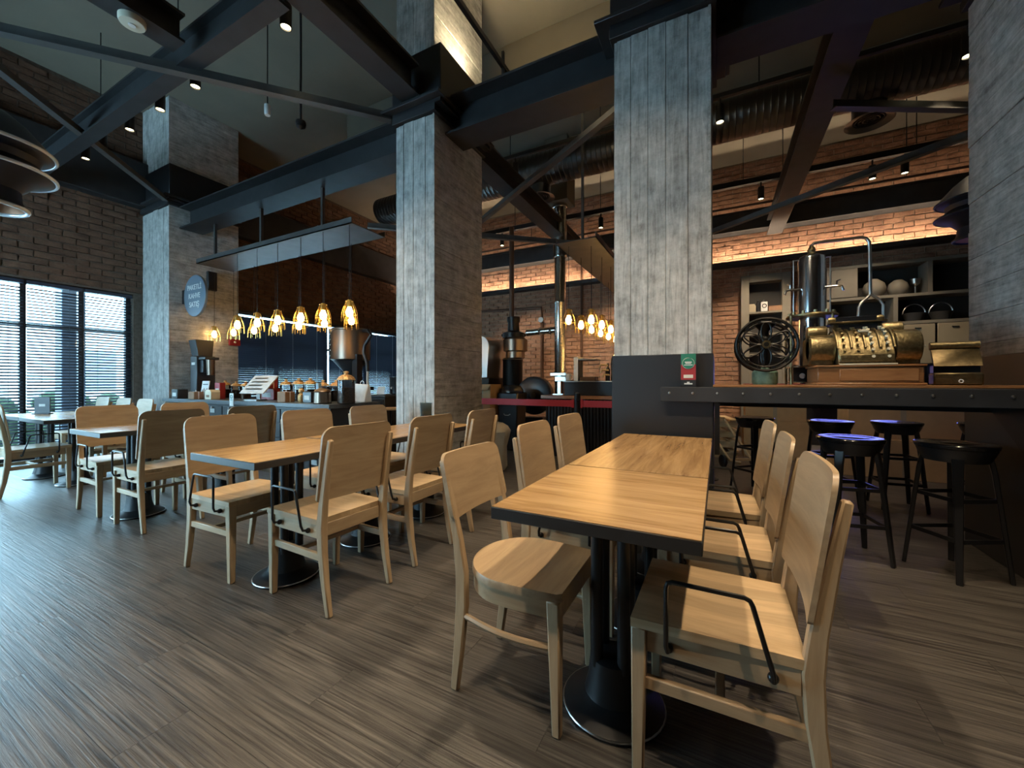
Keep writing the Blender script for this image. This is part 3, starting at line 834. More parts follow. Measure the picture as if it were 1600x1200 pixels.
# big bell pendants
def bell(p, label, sc=1.0, dark=False):
    b = thing('bell_pendant', label, 'pendant lamp', p)
    prof = [(0.02, 0.78), (0.11, 0.75), (0.21, 0.66), (0.32, 0.52), (0.355, 0.47), (0.345, 0.455), (0.28, 0.42), (0.26, 0.37), (0.31, 0.32), (0.36, 0.285), (0.35, 0.27), (0.24, 0.22), (0.17, 0.14), (0.175, 0.07), (0.20, 0.0)]
    MB().lathe([(r * sc, h * sc) for r, h in prof], 40, caps=False).build('shade', 'shade', b)
    MB().lathe([(r * sc - 0.008, h * sc) for r, h in prof[10:]], 40, caps=False).build('inner_shade', 'copper', b)
    for R0, h, r in ((0.202, 0.0, 0.016), (0.36, 0.282, 0.014), (0.356, 0.466, 0.014)):
        MB().torus((0, 0, h * sc), R0 * sc, r * sc, n=44, m=10).build('rim', 'rim' if not dark else 'shade', b)
    MB().cyl((0, 0, 0.78 * sc), (0, 0, ZC - p[2] - 0.005), 0.008, n=6).build('cord', 'black', b)
    MB().ball((0, 0, 0.09 * sc), 0.05 * sc, 14).build('bulb', 'white' if not dark else 'blueglow', b)
    return b
bell((-5.06, 0.87, 2.50), 'large black two-flanged bell pendant with bright rims over the window aisle')
pp = PY(1528, 372, 4.9)
bell((pp.x, 4.9, pp.z), 'black two-flanged bell pendant with a blue bulb beside the dark column', 0.72, True)
bd_ = bpy.data.lights.new('blue_bulb_glow', 'SPOT'); bd_.energy = 3; bd_.color = (0.16, 0.2, 1.0); bd_.spot_size = R(110); bd_.spot_blend = 0.6; bd_.shadow_soft_size = 0.04
bo_ = bpy.data.objects.new('blue_bulb_glow', bd_); C.objects.link(bo_); bo_.location = (pp.x, 4.9, pp.z - 0.01)

# ================================================================== FURNITURE
def curved_panel(z0, z1, hw, xfun, th, rt, rb, curve, nz=14, ny=10):
    """upright panel facing +X, rounded corners"""
    m = MB(); H = z1 - z0
    zs = []
    for i in range(7): zs.append(z0 + rb * (1 - math.cos(PI / 2 * i / 6)) if rb else z0)
    for i in range(1, 5): zs.append(z0 + rb + (H - rb - rt) * i / 5)
    for i in range(7): zs.append(z1 - rt + rt * math.sin(PI / 2 * i / 6))
    zs = sorted(set(round(z, 5) for z in zs))
    front, back = [], []
    for z in zs:
        w = hw
        if z > z1 - rt: w = hw - rt + math.sqrt(max(0, rt * rt - (z - (z1 - rt)) ** 2))
        elif z < z0 + rb: w = hw - rb + math.sqrt(max(0, rb * rb - ((z0 + rb) - z) ** 2))
        fr, bk = [], []
        for j in range(ny + 1):
            y = -w + 2 * w * j / ny
            x = xfun(z) - curve * (1 - (y / hw) ** 2)
            fr.append((x + th / 2, y, z)); bk.append((x - th / 2, y, z))
        front.append(fr); back.append(bk)
    nv = ny + 1; vs = [q for r in front for q in r] + [q for r in back for q in r]; off = len(zs) * nv
    fs = []
    for i in range(len(zs) - 1):
        for j in range(ny):
            a = i * nv + j
            fs.append((a, a + 1, a + nv + 1, a + nv)); fs.append((off + a, off + a + nv, off + a + nv + 1, off + a + 1))
        for j in (0, ny):
            a = i * nv + j; fs.append((a, a + nv, off + a + nv, off + a))
    for i in (0, len(zs) - 1):
        for j in range(ny):
            a = i * nv + j; fs.append((a, a + 1, off + a + 1, off + a))
    return m.add(vs, fs)

def lean(z): return -0.192 - max(0.0, z - 0.5) * 0.145
def make_armchair(arms=True):
    c = thing('dining_armchair' if arms else 'dining_chair', '', 'chair')
    # saddle seat
    m = MB(); nx, ny = 10, 10; tops = []; bots = []
    for i in range(nx + 1):
        for j in range(ny + 1):
            a, b = i / nx, j / ny
            hw = 0.213 - 0.012 * (1 - a)
            x = -0.185 + 0.41 * a; y = -hw + 2 * hw * b
            dip = 0.012 * math.sin(PI * min(1, a * 1.1)) * (math.sin(PI * b)) ** 0.8 if 0 < b < 1 and 0 < a < 0.91 else 0
            tops.append((x, y, 0.456 - dip)); bots.append((x, y, 0.430))
    nv = ny + 1; off = len(tops); fs = []
    for i in range(nx):
        for j in range(ny):
            a = i * nv + j
            fs.append((a, a + nv, a + nv + 1, a + 1)); fs.append((off + a, off + a + 1, off + a + nv + 1, off + a + nv))
    for i in range(nx):
        for j in (0, ny):
            a = i * nv + j; fs.append((a, a + nv, off + a + nv, off + a))
    for i in (0, nx):
        for j in range(ny):
            a = i * nv + j; fs.append((a, a + 1, off + a + 1, off + a))
    m.add(tops + bots, fs).build('seat', 'seat', c)
    for s in (-1, 1):
        MB().box(-0.175, 0.185, s * 0.187 - 0.011, s * 0.187 + 0.011, 0.362, 0.430).build('side_rail', 'chair', c, bevel=0.003)
    MB().box(0.196, 0.216, -0.168, 0.168, 0.365, 0.430).build('front_rail', 'chair_w', c, bevel=0.003)
    MB().box(-0.192, -0.172, -0.168, 0.168, 0.365, 0.430).build('back_rail', 'chair_w', c, bevel=0.003)
    for s in (-1, 1):
        MB().hexa([(0.193, s * 0.19 - 0.015, 0), (0.223, s * 0.19 - 0.015, 0), (0.223, s * 0.19 + 0.015, 0), (0.193, s * 0.19 + 0.015, 0),
                   (0.183, s * 0.19 - 0.021, 0.43), (0.225, s * 0.19 - 0.021, 0.43), (0.225, s * 0.19 + 0.021, 0.43), (0.183, s * 0.19 + 0.021, 0.43)]).build('leg', 'chair_v', c, bevel=0.004)
    for s in (-1, 1):
        pts = [(-0.252, s * 0.187, 0), (-0.222, s * 0.187, 0.15), (-0.202, s * 0.187, 0.30), (-0.196, s * 0.187, 0.42), (-0.206, s * 0.187, 0.52), (-0.236, s * 0.187, 0.70), (-0.262, s * 0.187, 0.845)]
        MB().rectpath(pts, [0.026, 0.030, 0.034, 0.036, 0.034, 0.030, 0.026], [0.030, 0.036, 0.042, 0.046, 0.040, 0.030, 0.022]).build('rear_leg', 'chair_v', c, bevel=0.005)
    curved_panel(0.545, 0.905, 0.212, lambda z: lean(z) + 0.012, 0.012, 0.055, 0.012, 0.016).build('backrest', 'chair_w', c)
    for s in (-1, 1):
        MB().box(-0.195, 0.19, s * 0.187 - 0.010, s * 0.187 + 0.010, 0.255, 0.290).build('stretcher', 'chair', c, bevel=0.003)
    MB().box(-0.012, 0.012, -0.178, 0.178, 0.262, 0.284).build('stretcher', 'chair_w', c, bevel=0.003)
    if arms:
        for s in (-1, 1):
            pts = [(0.125, s * 0.200, 0.395), (0.125, s * 0.232, 0.400), (0.128, s * 0.240, 0.42), (0.128, s * 0.240, 0.575), (0.124, s * 0.240, 0.587), (0.112, s * 0.240, 0.592),
                   (-0.052, s * 0.240, 0.592), (-0.064, s * 0.240, 0.587), (-0.070, s * 0.240, 0.575), (-0.112, s * 0.240, 0.425), (-0.114, s * 0.232, 0.402), (-0.115, s * 0.200, 0.395)]
            a = MB().tube(pts, 0.0062, 8).build('armrest', 'blackrod', c)
            for k in (0, -1):
                MB().ball((pts[k][0], s * 0.206, 0.395), 0.013, 10).build('mounting_knob', 'blackrod', a)
    return c

def make_roundchair():
    c = thing('round_seat_chair', '', 'chair')
    def dseat(k):
        pts = []
        for i in range(25):
            a = PI / 2 + PI * i / 24
            pts.append((-0.02 + 0.185 * math.cos(a) * k, 0.205 * math.sin(a) * k))
        pts += [(0.05, -0.205 * k), (0.19 * k, -0.192 * k), (0.205 * k, -0.178 * k), (0.205 * k, 0.178 * k), (0.19 * k, 0.192 * k), (0.05, 0.205 * k)]
        return pts
    m = MB(); A = dseat(0.985); n = len(A)
    B = dseat(1.0); mid = dseat(0.62)
    vs = [(x, y, 0.428) for x, y in B] + [(x, y, 0.446) for x, y in B] + [(x, y, 0.453) for x, y in A] + [(x, y, 0.446) for x, y in mid] + [(0.02, 0, 0.444)]
    fs = []
    for r in range(3):
        for i in range(n): fs.append((r * n + i, r * n + (i + 1) % n, (r + 1) * n + (i + 1) % n, (r + 1) * n + i))
    for i in range(n): fs.append((3 * n + i, 3 * n + (i + 1) % n, 4 * n))
    fs.append(tuple(range(n - 1, -1, -1)))
    m.add(vs, fs).build('seat', 'chair_w', c)
    ap = MB(); o, q = dseat(0.97), dseat(0.86)
    vs = [(x, y, 0.372) for x, y in o] + [(x, y, 0.428) for x, y in o] + [(x, y, 0.428) for x, y in q] + [(x, y, 0.372) for x, y in q]
    fs = [(r * n + i, r * n + (i + 1) % n, ((r + 1) % 4) * n + (i + 1) % n, ((r + 1) % 4) * n + i) for r in range(4) for i in range(n)]
    ap.add(vs, fs).build('seat_frame', 'chair', c)
    for s in (-1, 1):
        MB().hexa([(0.172, s * 0.178 - 0.014, 0), (0.200, s * 0.178 - 0.014, 0), (0.200, s * 0.178 + 0.014, 0), (0.172, s * 0.178 + 0.014, 0),
                   (0.154, s * 0.174 - 0.022, 0.428), (0.198, s * 0.174 - 0.022, 0.428), (0.198, s * 0.174 + 0.022, 0.428), (0.154, s * 0.174 + 0.022, 0.428)]).build('leg', 'chair_v', c, bevel=0.005)
    for s in (-1, 1):
        pts = [(-0.215, s * 0.165, 0), (-0.196, s * 0.168, 0.15), (-0.180, s * 0.170, 0.32), (-0.180, s * 0.172, 0.44), (-0.196, s * 0.175, 0.56), (-0.228, s * 0.178, 0.70), (-0.262, s * 0.18, 0.832)]
        MB().rectpath(pts, [0.024, 0.028, 0.030, 0.030, 0.028, 0.026, 0.022], [0.030, 0.036, 0.044, 0.044, 0.034, 0.028, 0.020]).build('rear_leg', 'chair_v', c, bevel=0.005)
    curved_panel(0.625, 0.855, 0.20, lambda z: -0.172 - max(0.0, z - 0.5) * 0.235, 0.014, 0.04, 0.02, 0.022).build('backrest', 'chair_w', c)
    for s in (-1, 1):
        pts = []
        for i in range(9):
            a = i / 8; pts.append((-0.19 + 0.37 * a, s * (0.166 + 0.028 * math.sin(PI * a)), 0.285 - 0.018 * a))
        MB().tube(pts, 0.011, 7).build('stretcher', 'chair', c)
    return c

def make_table(name, w, l, bases, grain):
    t = thing(name, '', 'table')
    MB().box(-w / 2, w / 2, -l / 2, l / 2, 0.702, 0.738).build('edge_band', 'edge', t, bevel=0.002)
    MB().box(-w / 2 + 0.002, w / 2 - 0.002, -l / 2 + 0.002, l / 2 - 0.002, 0.7375, 0.741).build('tabletop', grain, t, bevel=0.001)
    for (bx, by) in bases:
        b = MB().lathe([(0.168, 0.0), (0.172, 0.004), (0.172, 0.014), (0.160, 0.020), (0.125, 0.030), (0.098, 0.050), (0.085, 0.10), (0.078, 0.17), (0.06, 0.18), (0.0005, 0.18)], 32, (bx, by, 0)).build('base', 'black', t)
        MB().torus((bx, by, 0.012), 0.171, 0.0035, n=36, m=6).build('base_rim', 'steel', b)
        for sx in (-1, 1):
            for sy in (-1, 1):
                MB().cyl((bx + sx * 0.045, by + sy * 0.045, 0.15), (bx + sx * 0.045, by + sy * 0.045, 0.69), 0.021, n=14).build('leg_tube', 'black', t)
        MB().box(bx - 0.16, bx + 0.16, by - 0.03, by + 0.03, 0.684, 0.702).box(bx - 0.03, bx + 0.03, by - 0.16, by + 0.16, 0.684, 0.702).build('top_bracket', 'black', t)
    return t

arm0 = make_armchair(); arm_used = []
# -- table row before the steel-clad column
t = make_table('cafe_table', 0.585, 0.69, [(0, 0)], 'top_x'); t.location = (-0.325, 1.395, 0)
t['label'] = 'square oak-topped table in front of the round-seat chair, standing clear of the column'
t = make_table('long_cafe_table', 0.585, 1.245, [(0, -0.42), (0, 0.16)], 'top_y'); t.location = (-0.325, 2.372, 0)
t['label'] = 'long oak-topped table butting against the steel-clad column'
g = make_roundchair(); g.location = (-0.638, 1.36, 0)
g['label'] = 'pale wooden chair with a rounded seat and low curved back'
GR = 'armchairs at the table before the steel-clad column'
for i, (y, rz, w) in enumerate(((1.365, PI + 0.0, 'third'), (1.945, PI - 0.02, 'second'), (2.52, PI + 0.02, 'first'))):
    place(arm0, arm_used, (0.005, y, 0), rz, 'beech armchair on the bar side of the table, %s from the steel-clad column' % w, GR)
for i, (x, y, rz, w) in enumerate(((-0.635, 1.945, 0.02, 'second'), (-0.64, 2.52, -0.02, 'first'))):
    place(arm0, arm_used, (x, y, 0), rz, 'beech armchair on the aisle side of the table, %s from the steel-clad column' % w, GR)
# -- table row before the slim column
t = make_table('cafe_table', 0.585, 0.66, [(0, 0.02)], 'top_y'); t.location = (-2.225, 1.43, 0)
t['label'] = 'square oak-topped table lit by a spotlight, in the row ending at the slim column'
t = make_table('long_cafe_table', 0.585, 1.24, [(0, -0.36), (0, 0.28)], 'top_y'); t.location = (-2.235, 2.40, 0)
t['label'] = 'long oak-topped table butting against the slim concrete column'
GL = 'armchairs at the table before the slim column'
for (x, y, rz, w) in ((-1.885, 1.475, PI - 0.04, 'third'), (-1.885, 2.06, PI, 'second'), (-1.89, 2.68, PI + 0.03, 'first')):
    place(arm0, arm_used, (x, y, 0), rz, 'beech armchair with its back to the aisle, %s from the slim concrete column' % w, GL)
for (x, y, rz, w) in ((-2.62, 1.43, 0.03, 'third'), (-2.62, 2.03, 0, 'second'), (-2.62, 2.64, 0, 'first')):
    place(arm0, arm_used, (x, y, 0), rz, 'beech armchair on the window side of the table, %s from the slim column' % w, GL)
# -- middle row
t = make_table('cafe_table', 0.60, 0.66, [(0, 0)], 'top_y'); t.location = (-4.37, 1.54, 0)
t['label'] = 'square table between the window tables and the slim column row, further from the counter'
t = make_table('cafe_table', 0.60, 0.66, [(0, 0)], 'top_y'); t.location = (-4.37, 2.205, 0)
t['label'] = 'square table in the middle row, the one next to the retail counter'
for (x, y, rz, w) in ((-4.01, 1.54, PI, 'back to the slim column row, further from the retail counter'), (-4.01, 2.14, PI, 'back to the slim column row, next to the retail counter')):
    place(arm0, arm_used, (x, y, 0), rz, 'armchair at the middle tables, ' + w, 'armchairs at the middle tables')
for (x, y, rz, w) in ((-4.76, 1.54, 0, 'back to the windows, further from the counter'), (-4.76, 2.14, 0, 'back to the windows, next to the counter')):
    place(arm0, arm_used, (x, y, 0), rz, 'armchair at the middle tables, ' + w, 'armchairs at the middle tables')
# -- window row
t = make_table('cafe_table', 0.78, 0.60, [(-0.02, 0.048)], 'top_x'); t.location = (-6.28, 1.65, 0)
t['label'] = 'window table without a menu stand, end of the row towards the middle tables'
t = make_table('cafe_table', 0.78, 0.60, [(0, -0.02)], 'top_x'); t.location = (-7.07, 1.65, 0)
t['label'] = 'window table with the dark menu stand on it'
for (x, w) in ((-6.48, 'first'), (-7.10, 'second'), (-7.78, 'third')):
    place(arm0, arm_used, (x, 2.115, 0), -PI / 2, 'armchair on the pier side of the window tables, %s from the middle tables' % w, 'armchairs at the window tables')
place(arm0, arm_used, (-6.30, 1.37, 0), PI / 2, 'armchair on the aisle side of the window tables', 'armchairs at the window tables')
# menu stand on window table
mp_ = PZ(48, 645, 0.741)
ms = thing('menu_stand', 'small dark upright menu stand on the window table', 'menu stand', (-7.10, 1.62, 0.741), rz=R(40))
MB().box(-0.075, 0.075, -0.006, 0.006, 0.01, 0.20).build('card', 'graphite', ms, bevel=0.002)
MB().box(-0.085, 0.085, -0.03, 0.03, 0, 0.012).build('foot', 'black', ms, bevel=0.002)
MB().box(-0.03, 0.03, -0.0075, -0.006, 0.09, 0.12).build('printed_label', 'paper', ms)
# acrylic card on the long table by the slim column
cs = thing('card_holder', 'clear card holder with a pale blue card on the table by the slim column', 'card holder', (-2.30, 2.78, 0.741), rz=R(20))
MB().box(-0.055, 0.055, -0.012, -0.009, 0, 0.20).box(-0.055, 0.055, 0.009, 0.012, 0, 0.20).box(-0.055, 0.055, -0.03, 0.03, 0, 0.004).build('holder', 'acryl', cs)
cc = MB().box(-0.05, 0.05, -0.003, 0.003, 0.005, 0.195).build('card', 'pblue', cs)
MB().box(-0.05, 0.05, -0.0045, -0.003, 0.005, 0.06).build('printed_band', 'kraft', cc)
MB().box(-0.02, 0.035, -0.0055, -0.0045, 0.05, 0.085).build('printed_panel', 'paper', cc)

# ================================================================== BAR WITH ANTIQUES
bar = thing('bar_counter', 'riveted dark steel bar with a thin wooden top, fixed to the columns', 'bar counter', (0.5, 3.0, 0))
MB().box(-0.86, 3.6, -0.045, 0.03, 0.985, 1.086).build('fascia', 'beam', bar, bevel=0.004)
MB().box(-0.53, 1.045, -0.045, 0.62, 1.0865, 1.102).build('bar_top', 'regwood', bar, bevel=0.002)
MB().box(1.0455, 3.6, -0.045, 0.055, 1.0865, 1.102).build('bar_top', 'regwood', bar, bevel=0.002)
for k in range(30):
    MB().lathe([(0.009, 0.0), (0.0075, 0.004), (0.0005, 0.006)], 8, (-0.80 + k * 0.148, -0.045, 1.045), axis=1).build('rivet', 'steel', bar)
for o in bar.children:
    if o.name.startswith('rivet'):
        o.scale = (1, -1, 1); o.location = (0, -0.09, 0)
MB().prism([(0.07, 0.985), (0.55, 0.985), (0.07, 0.62)], -0.52, -0.49, axis=0).build('bracket', 'black', bar)
MB().prism([(0.07, 0.985), (0.55, 0.985), (0.07, 0.62)], 0.98, 1.02, axis=0).build('bracket', 'black', bar)
MB().box(-0.53, 1.045, 0.56, 0.60, 0.93, 1.086).build('rear_rail', 'black', bar)
MB().box(1.10, 3.6, 0.0, 0.05, 0.0, 0.985).build('front_panel', 'black', bar)
# poster card
pc = thing('card_holder', 'green and red printed card in a stand on the bar by the clad column', 'card holder', (-0.182, 3.0, 1.086))
MB().box(-0.048, 0.048, -0.008, 0.006, 0, 0.012).build('foot', 'black', pc)
cd = MB().box(-0.047, 0.047, -0.004, 0.0, 0.008, 0.23).build('card', 'pred', pc)
MB().box(-0.047, 0.047, -0.0052, -0.004, 0.155, 0.23).build('printed_top', 'pgreen', cd)
MB().lathe([(0.037, 0), (0.037, 0.0016), (0.0005, 0.0017)], 24, (0, -0.0066, 0.163), axis=1).build('printed_disc', 'pgreen', cd)
MB().torus((0, -0.0062, 0.163), 0.038, 0.0012, axis=1, n=28, m=4).build('printed_ring', 'paper', cd)
MB().box(-0.022, 0.022, -0.0078, -0.0066, 0.168, 0.175).box(-0.018, 0.018, -0.0078, -0.0066, 0.160, 0.165).box(-0.028, 0.028, -0.0078, -0.0066, 0.149, 0.154).build('printed_lines', 'paper', cd)
MB().box(-0.03, 0.03, -0.0052, -0.004, 0.062, 0.085).build('printed_badge', 'bag', cd)
MB().box(-0.047, 0.047, -0.0052, -0.004, 0.008, 0.05).build('printed_foot', 'graphite', cd)
MB().box(-0.026, 0.026, -0.0064, -0.0052, 0.018, 0.027).box(-0.008, 0.008, -0.0064, -0.0052, 0.027, 0.036).build('printed_mark', 'paper', cd)

BT = 1.1025
# flywheel grinder
fg = PY(1195, 540, 3.30)
gr = thing('flywheel_grinder', 'antique cast-iron coffee grinder with spoked flywheels on a green pot base', 'coffee grinder', (fg.x, 3.30, BT))
zc = fg.z - BT
MB().lathe([(0.070, 0.0), (0.078, 0.015), (0.078, 0.085), (0.066, 0.10), (0.03, 0.105), (0.025, 0.12)], 24).build('base_pot', 'green', gr)
MB().lathe([(0.02, 0.11), (0.03, 0.13), (0.035, 0.18), (0.035, zc + 0.02), (0.03, zc + 0.06), (0.02, zc + 0.07)], 20).build('body', 'iron', gr)
MB().cyl((0, -0.11, zc), (0, 0.11, zc), 0.016, n=12).build('axle', 'iron', gr)
MB().lathe([(0.02, zc + 0.06), (0.025, zc + 0.1), (0.07, zc + 0.15), (0.07, zc + 0.16), (0.06, zc + 0.16)], 20).build('hopper', 'iron', gr)
for yy, sc in ((-0.095, 1.0), (0.095, 1.0)):
    wh = MB().torus((0, yy, zc), 0.178 * sc, 0.010, axis=1, n=40, m=8).torus((0, yy, zc), 0.152 * sc, 0.006, axis=1, n=40, m=6).build('flywheel', 'iron', gr)
    for k in range(12):
        a = 2 * PI * (k + 0.5) / 12
        MB().bar((0.150 * math.cos(a), yy, zc + 0.150 * math.sin(a)), (0.178 * math.cos(a), yy, zc + 0.178 * math.sin(a)), 0.022, 0.012, up=(0, 1, 0)).build('rim_web', 'iron', wh)
    for k in range(6):
        a = 2 * PI * k / 6 + PI / 2
        pts = []
        for i in range(17):
            tt = i / 16 * 2 * PI
            rr = 0.086 - 0.066 * math.cos(tt); off = 0.030 * math.sin(tt)
            pts.append((rr * math.cos(a) - off * math.sin(a), yy, zc + rr * math.sin(a) + off * math.cos(a)))
        MB().tube(pts, 0.0055, 6).build('spoke', 'iron', wh)
    MB().lathe([(0.026, -0.012), (0.03, 0.0), (0.026, 0.012)], 16, (0, yy, zc), axis=1).build('hub', 'brassdk', wh)
# chrome boiler machine
bp_ = PY(1268, 600, 3.46)
BX = bp_.x
bo = thing('boiler_machine', 'tall chrome espresso boiler with brass flange, taps and looped steam pipe', 'coffee machine', (BX, 3.46, BT))
def zb(v): return PY(1268, v, 3.46).z - BT
MB().lathe([(0.075, zb(492) + 0.02), (0.082, zb(490)), (0.082, zb(408)), (0.078, zb(403)), (0.05, zb(399)), (0.0005, zb(398))], 32).build('boiler', 'chrome', bo)
MB().lathe([(0.072, zb(576)), (0.075, zb(570)), (0.075, zb(497)), (0.07, zb(496))], 32).build('lower_boiler', 'chrome', bo)
MB().lathe([(0.09, 0), (0.145, 0), (0.15, 0.006), (0.15, 0.014), (0.145, 0.02), (0.09, 0.02)], 32, (0, 0, zb(497))).build('flange', 'brass', bo)
for k in range(12):
    a = 2 * PI * k / 12
    MB().cyl((0.128 * math.cos(a), 0.128 * math.sin(a), zb(497) + 0.018), (0.128 * math.cos(a), 0.128 * math.sin(a), zb(497) + 0.04), 0.011, n=6).build('flange_nut', 'brass', bo)
MB().box(-0.14, 0.10, -0.12, 0.12, 0.012, 0.022).build('base_plate', 'chrome', bo, bevel=0.004)
MB().box(-0.14, 0.10, -0.12, 0.12, zb(575), zb(575) + 0.012).build('deck_plate', 'chrome', bo, bevel=0.003)
MB().box(-0.12, 0.08, -0.10, 0.10, 0.022, zb(575)).build('burner_box', 'blackplas', bo)
for k, x in enumerate((-0.07, 0.0, 0.06)):
    MB().lathe([(0.018, 0), (0.018, 0.006), (0.010, 0.008)], 14, (x, -0.112, 0.06), axis=1).build('gauge', 'chrome', bo)
for sx in (-0.135, 0.095):
    for sy in (-0.115, 0.115):
        MB().cyl((sx, sy, 0), (sx, sy, zb(495)), 0.008, n=8).build('frame_post', 'brass', bo)
for sx in (-0.105, 0.105):
    MB().cyl((sx, 0.0, zb(495)), (sx, 0.0, zb(405)), 0.004, n=8).build('side_rod', 'steel', bo)
MB().box(-0.11, 0.11, -0.005, 0.005, zb(405), zb(405) + 0.006).build('top_bar', 'steel', bo)
for sx in (-1, 1):
    MB().tube([(sx * 0.07, -0.04, zb(452)), (sx * 0.13, -0.05, zb(452)), (sx * 0.155, -0.055, zb(453)), (sx * 0.165, -0.055, zb(460))], 0.008, 8).build('tap', 'chrome', bo)
    MB().tube([(sx * 0.13, -0.05, zb(452)), (sx * 0.13, -0.05, zb(445)), (sx * 0.15, -0.05, zb(443))], 0.006, 6).build('tap_lever', 'chrome', bo)
MB().lathe([(0.03, zb(399)), (0.02, zb(394)), (0.026, zb(391)), (0.02, zb(388)), (0.012, zb(385))], 16).build('finial', 'brass', bo)
def bpt(u, v):
    q = PY(u, v, 3.46); return (q.x - BX, 0, q.z - BT)
pp = [bpt(1266, 392), bpt(1267, 385), bpt(1272, 380), bpt(1282, 378), bpt(1345, 371), bpt(1353, 372), bpt(1358, 378), bpt(1359, 390), bpt(1360, 462)]
MB().tube(pp, 0.010, 10).build('steam_pipe', 'steel', bo)
MB().tube([bpt(1360, 460), bpt(1346, 473), bpt(1342, 480), bpt(1341, 495)], 0.009, 8).build('steam_pipe', 'steel', bo)
MB().tube([bpt(1360, 460), bpt(1374, 468), bpt(1380, 476), bpt(1380, 512), bpt(1380, 560)], 0.009, 8).build('steam_pipe', 'steel', bo)
# cash register
RX, RY = 0.762, 3.115
cr_ = thing('cash_register', 'ornate brass antique cash register on a wooden drawer base', 'cash register', (RX, RY, BT)); cr_.scale = (0.95, 0.95, 1.0)
wbm = MB().box(-0.24, 0.26, -0.14, 0.20, 0.012, 0.105).build('drawer_base', 'regwood', cr_, bevel=0.006)
MB().box(-0.25, 0.27, -0.15, 0.21, 0.0, 0.014).build('base_moulding', 'regwood', cr_, bevel=0.004)
MB().box(-0.25, 0.27, -0.15, 0.21, 0.105, 0.118).build('base_ledge', 'regwood', cr_, bevel=0.004)
MB().box(-0.13, 0.235, -0.146, -0.139, 0.024, 0.095).build('drawer_front', 'regwood', wbm, bevel=0.003)
MB().box(-0.13, 0.14, -0.15, -0.135, 0.118, 0.126).build('marble_strip', 'ivory', cr_)
arc = [(0.19, 0.12)] + [(0.05 + 0.165 * math.cos(a), 0.125 + 0.21 * math.sin(a)) for a in [PI * i / 14 for i in range(2, 13)]] + [(-0.115, 0.19), (-0.12, 0.12)]
MB().prism(arc, -0.13, 0.14, axis=0).build('key_barrel', 'brass', cr_, bevel=0.004)
for x in (-0.13, -0.062, 0.005, 0.075, 0.14):
    rb_ = [(0.05 + 0.172 * math.cos(PI * i / 14), 0.125 + 0.217 * math.sin(PI * i / 14)) for i in range(2, 13)]
    MB().tube([(x, q[0], q[1]) for q in rb_], 0.007, 6).build('barrel_rib', 'brass', cr_)
for x in (-0.098, -0.030, 0.036, 0.108):
    for k in range(8):
        a = PI * (0.46 + 0.062 * k) + 0.15
        cy_, cz_ = 0.05 + 0.165 * math.cos(a), 0.125 + 0.21 * math.sin(a)
        n_ = Vector((0, math.cos(a) / 0.165, math.sin(a) / 0.21)).normalized()
        q0 = Vector((x, cy_, cz_)); q1 = q0 + n_ * 0.022
        MB().cyl(q0, q1, 0.006, 0.009, n=7).build('key', 'ivory' if x > 0 else 'brass', cr_)
MB().lathe([(0.06, -0.27), (0.092, -0.262), (0.092, -0.15), (0.085, -0.135)], 26, (0, 0.0, 0.22), axis=0).build('side_drum', 'brass', cr_)
MB().lathe([(0.085, 0.145), (0.10, 0.155), (0.10, 0.262), (0.094, 0.272), (0.06, 0.276)], 26, (0, 0.0, 0.225), axis=0).build('side_drum', 'brass', cr_)
MB().lathe([(0.042, -0.27), (0.045, -0.26), (0.045, -0.17), (0.042, -0.165)], 18, (0, 0.02, 0.325), axis=0).build('top_drum', 'brass', cr_)
MB().lathe([(0.04, 0.12), (0.045, 0.13), (0.045, 0.215), (0.04, 0.22)], 18, (0, 0.06, 0.335), axis=0).build('top_drum', 'brass', cr_)
MB().box(-0.27, -0.14, -0.06, 0.18, 0.118, 0.30).build('side_case', 'brassdk', cr_, bevel=0.01)
MB().box(0.14, 0.27, -0.06, 0.18, 0.118, 0.31).build('side_case', 'brassdk', cr_, bevel=0.01)
MB().box(-0.12, 0.13, 0.06, 0.17, 0.28, 0.385).build('indicator_case', 'brassdk', cr_, bevel=0.004)
MB().box(-0.095, 0.105, 0.052, 0.06, 0.335, 0.376).build('indicator_glass', 'blackplas', cr_)
MB().box(-0.14, 0.15, 0.04, 0.18, 0.385, 0.396).build('case_lid', 'brassdk', cr_, bevel=0.003)
MB().box(-0.10, 0.11, 0.09, 0.13, 0.396, 0.43).build('top_sign', 'blackplas', cr_, bevel=0.003)
for x in (-0.118, 0.128):
    MB().lathe([(0.018, -0.02), (0.022, 0.0), (0.018, 0.02)], 12, (x, 0.11, 0.413), axis=0).build('sign_end', 'brass', cr_)
MB().box(-0.02, 0.03, -0.07, -0.05, 0.315, 0.33).build('price_plate', 'ivory', cr_, bevel=0.002)
MB().box(-0.125, 0.135, -0.13, -0.11, 0.135, 0.18).build('front_panel', 'brass', cr_, bevel=0.004)
MB().cyl((0.27, 0.06, 0.225), (0.33, 0.06, 0.23), 0.006, n=8).build('crank', 'steel', cr_)
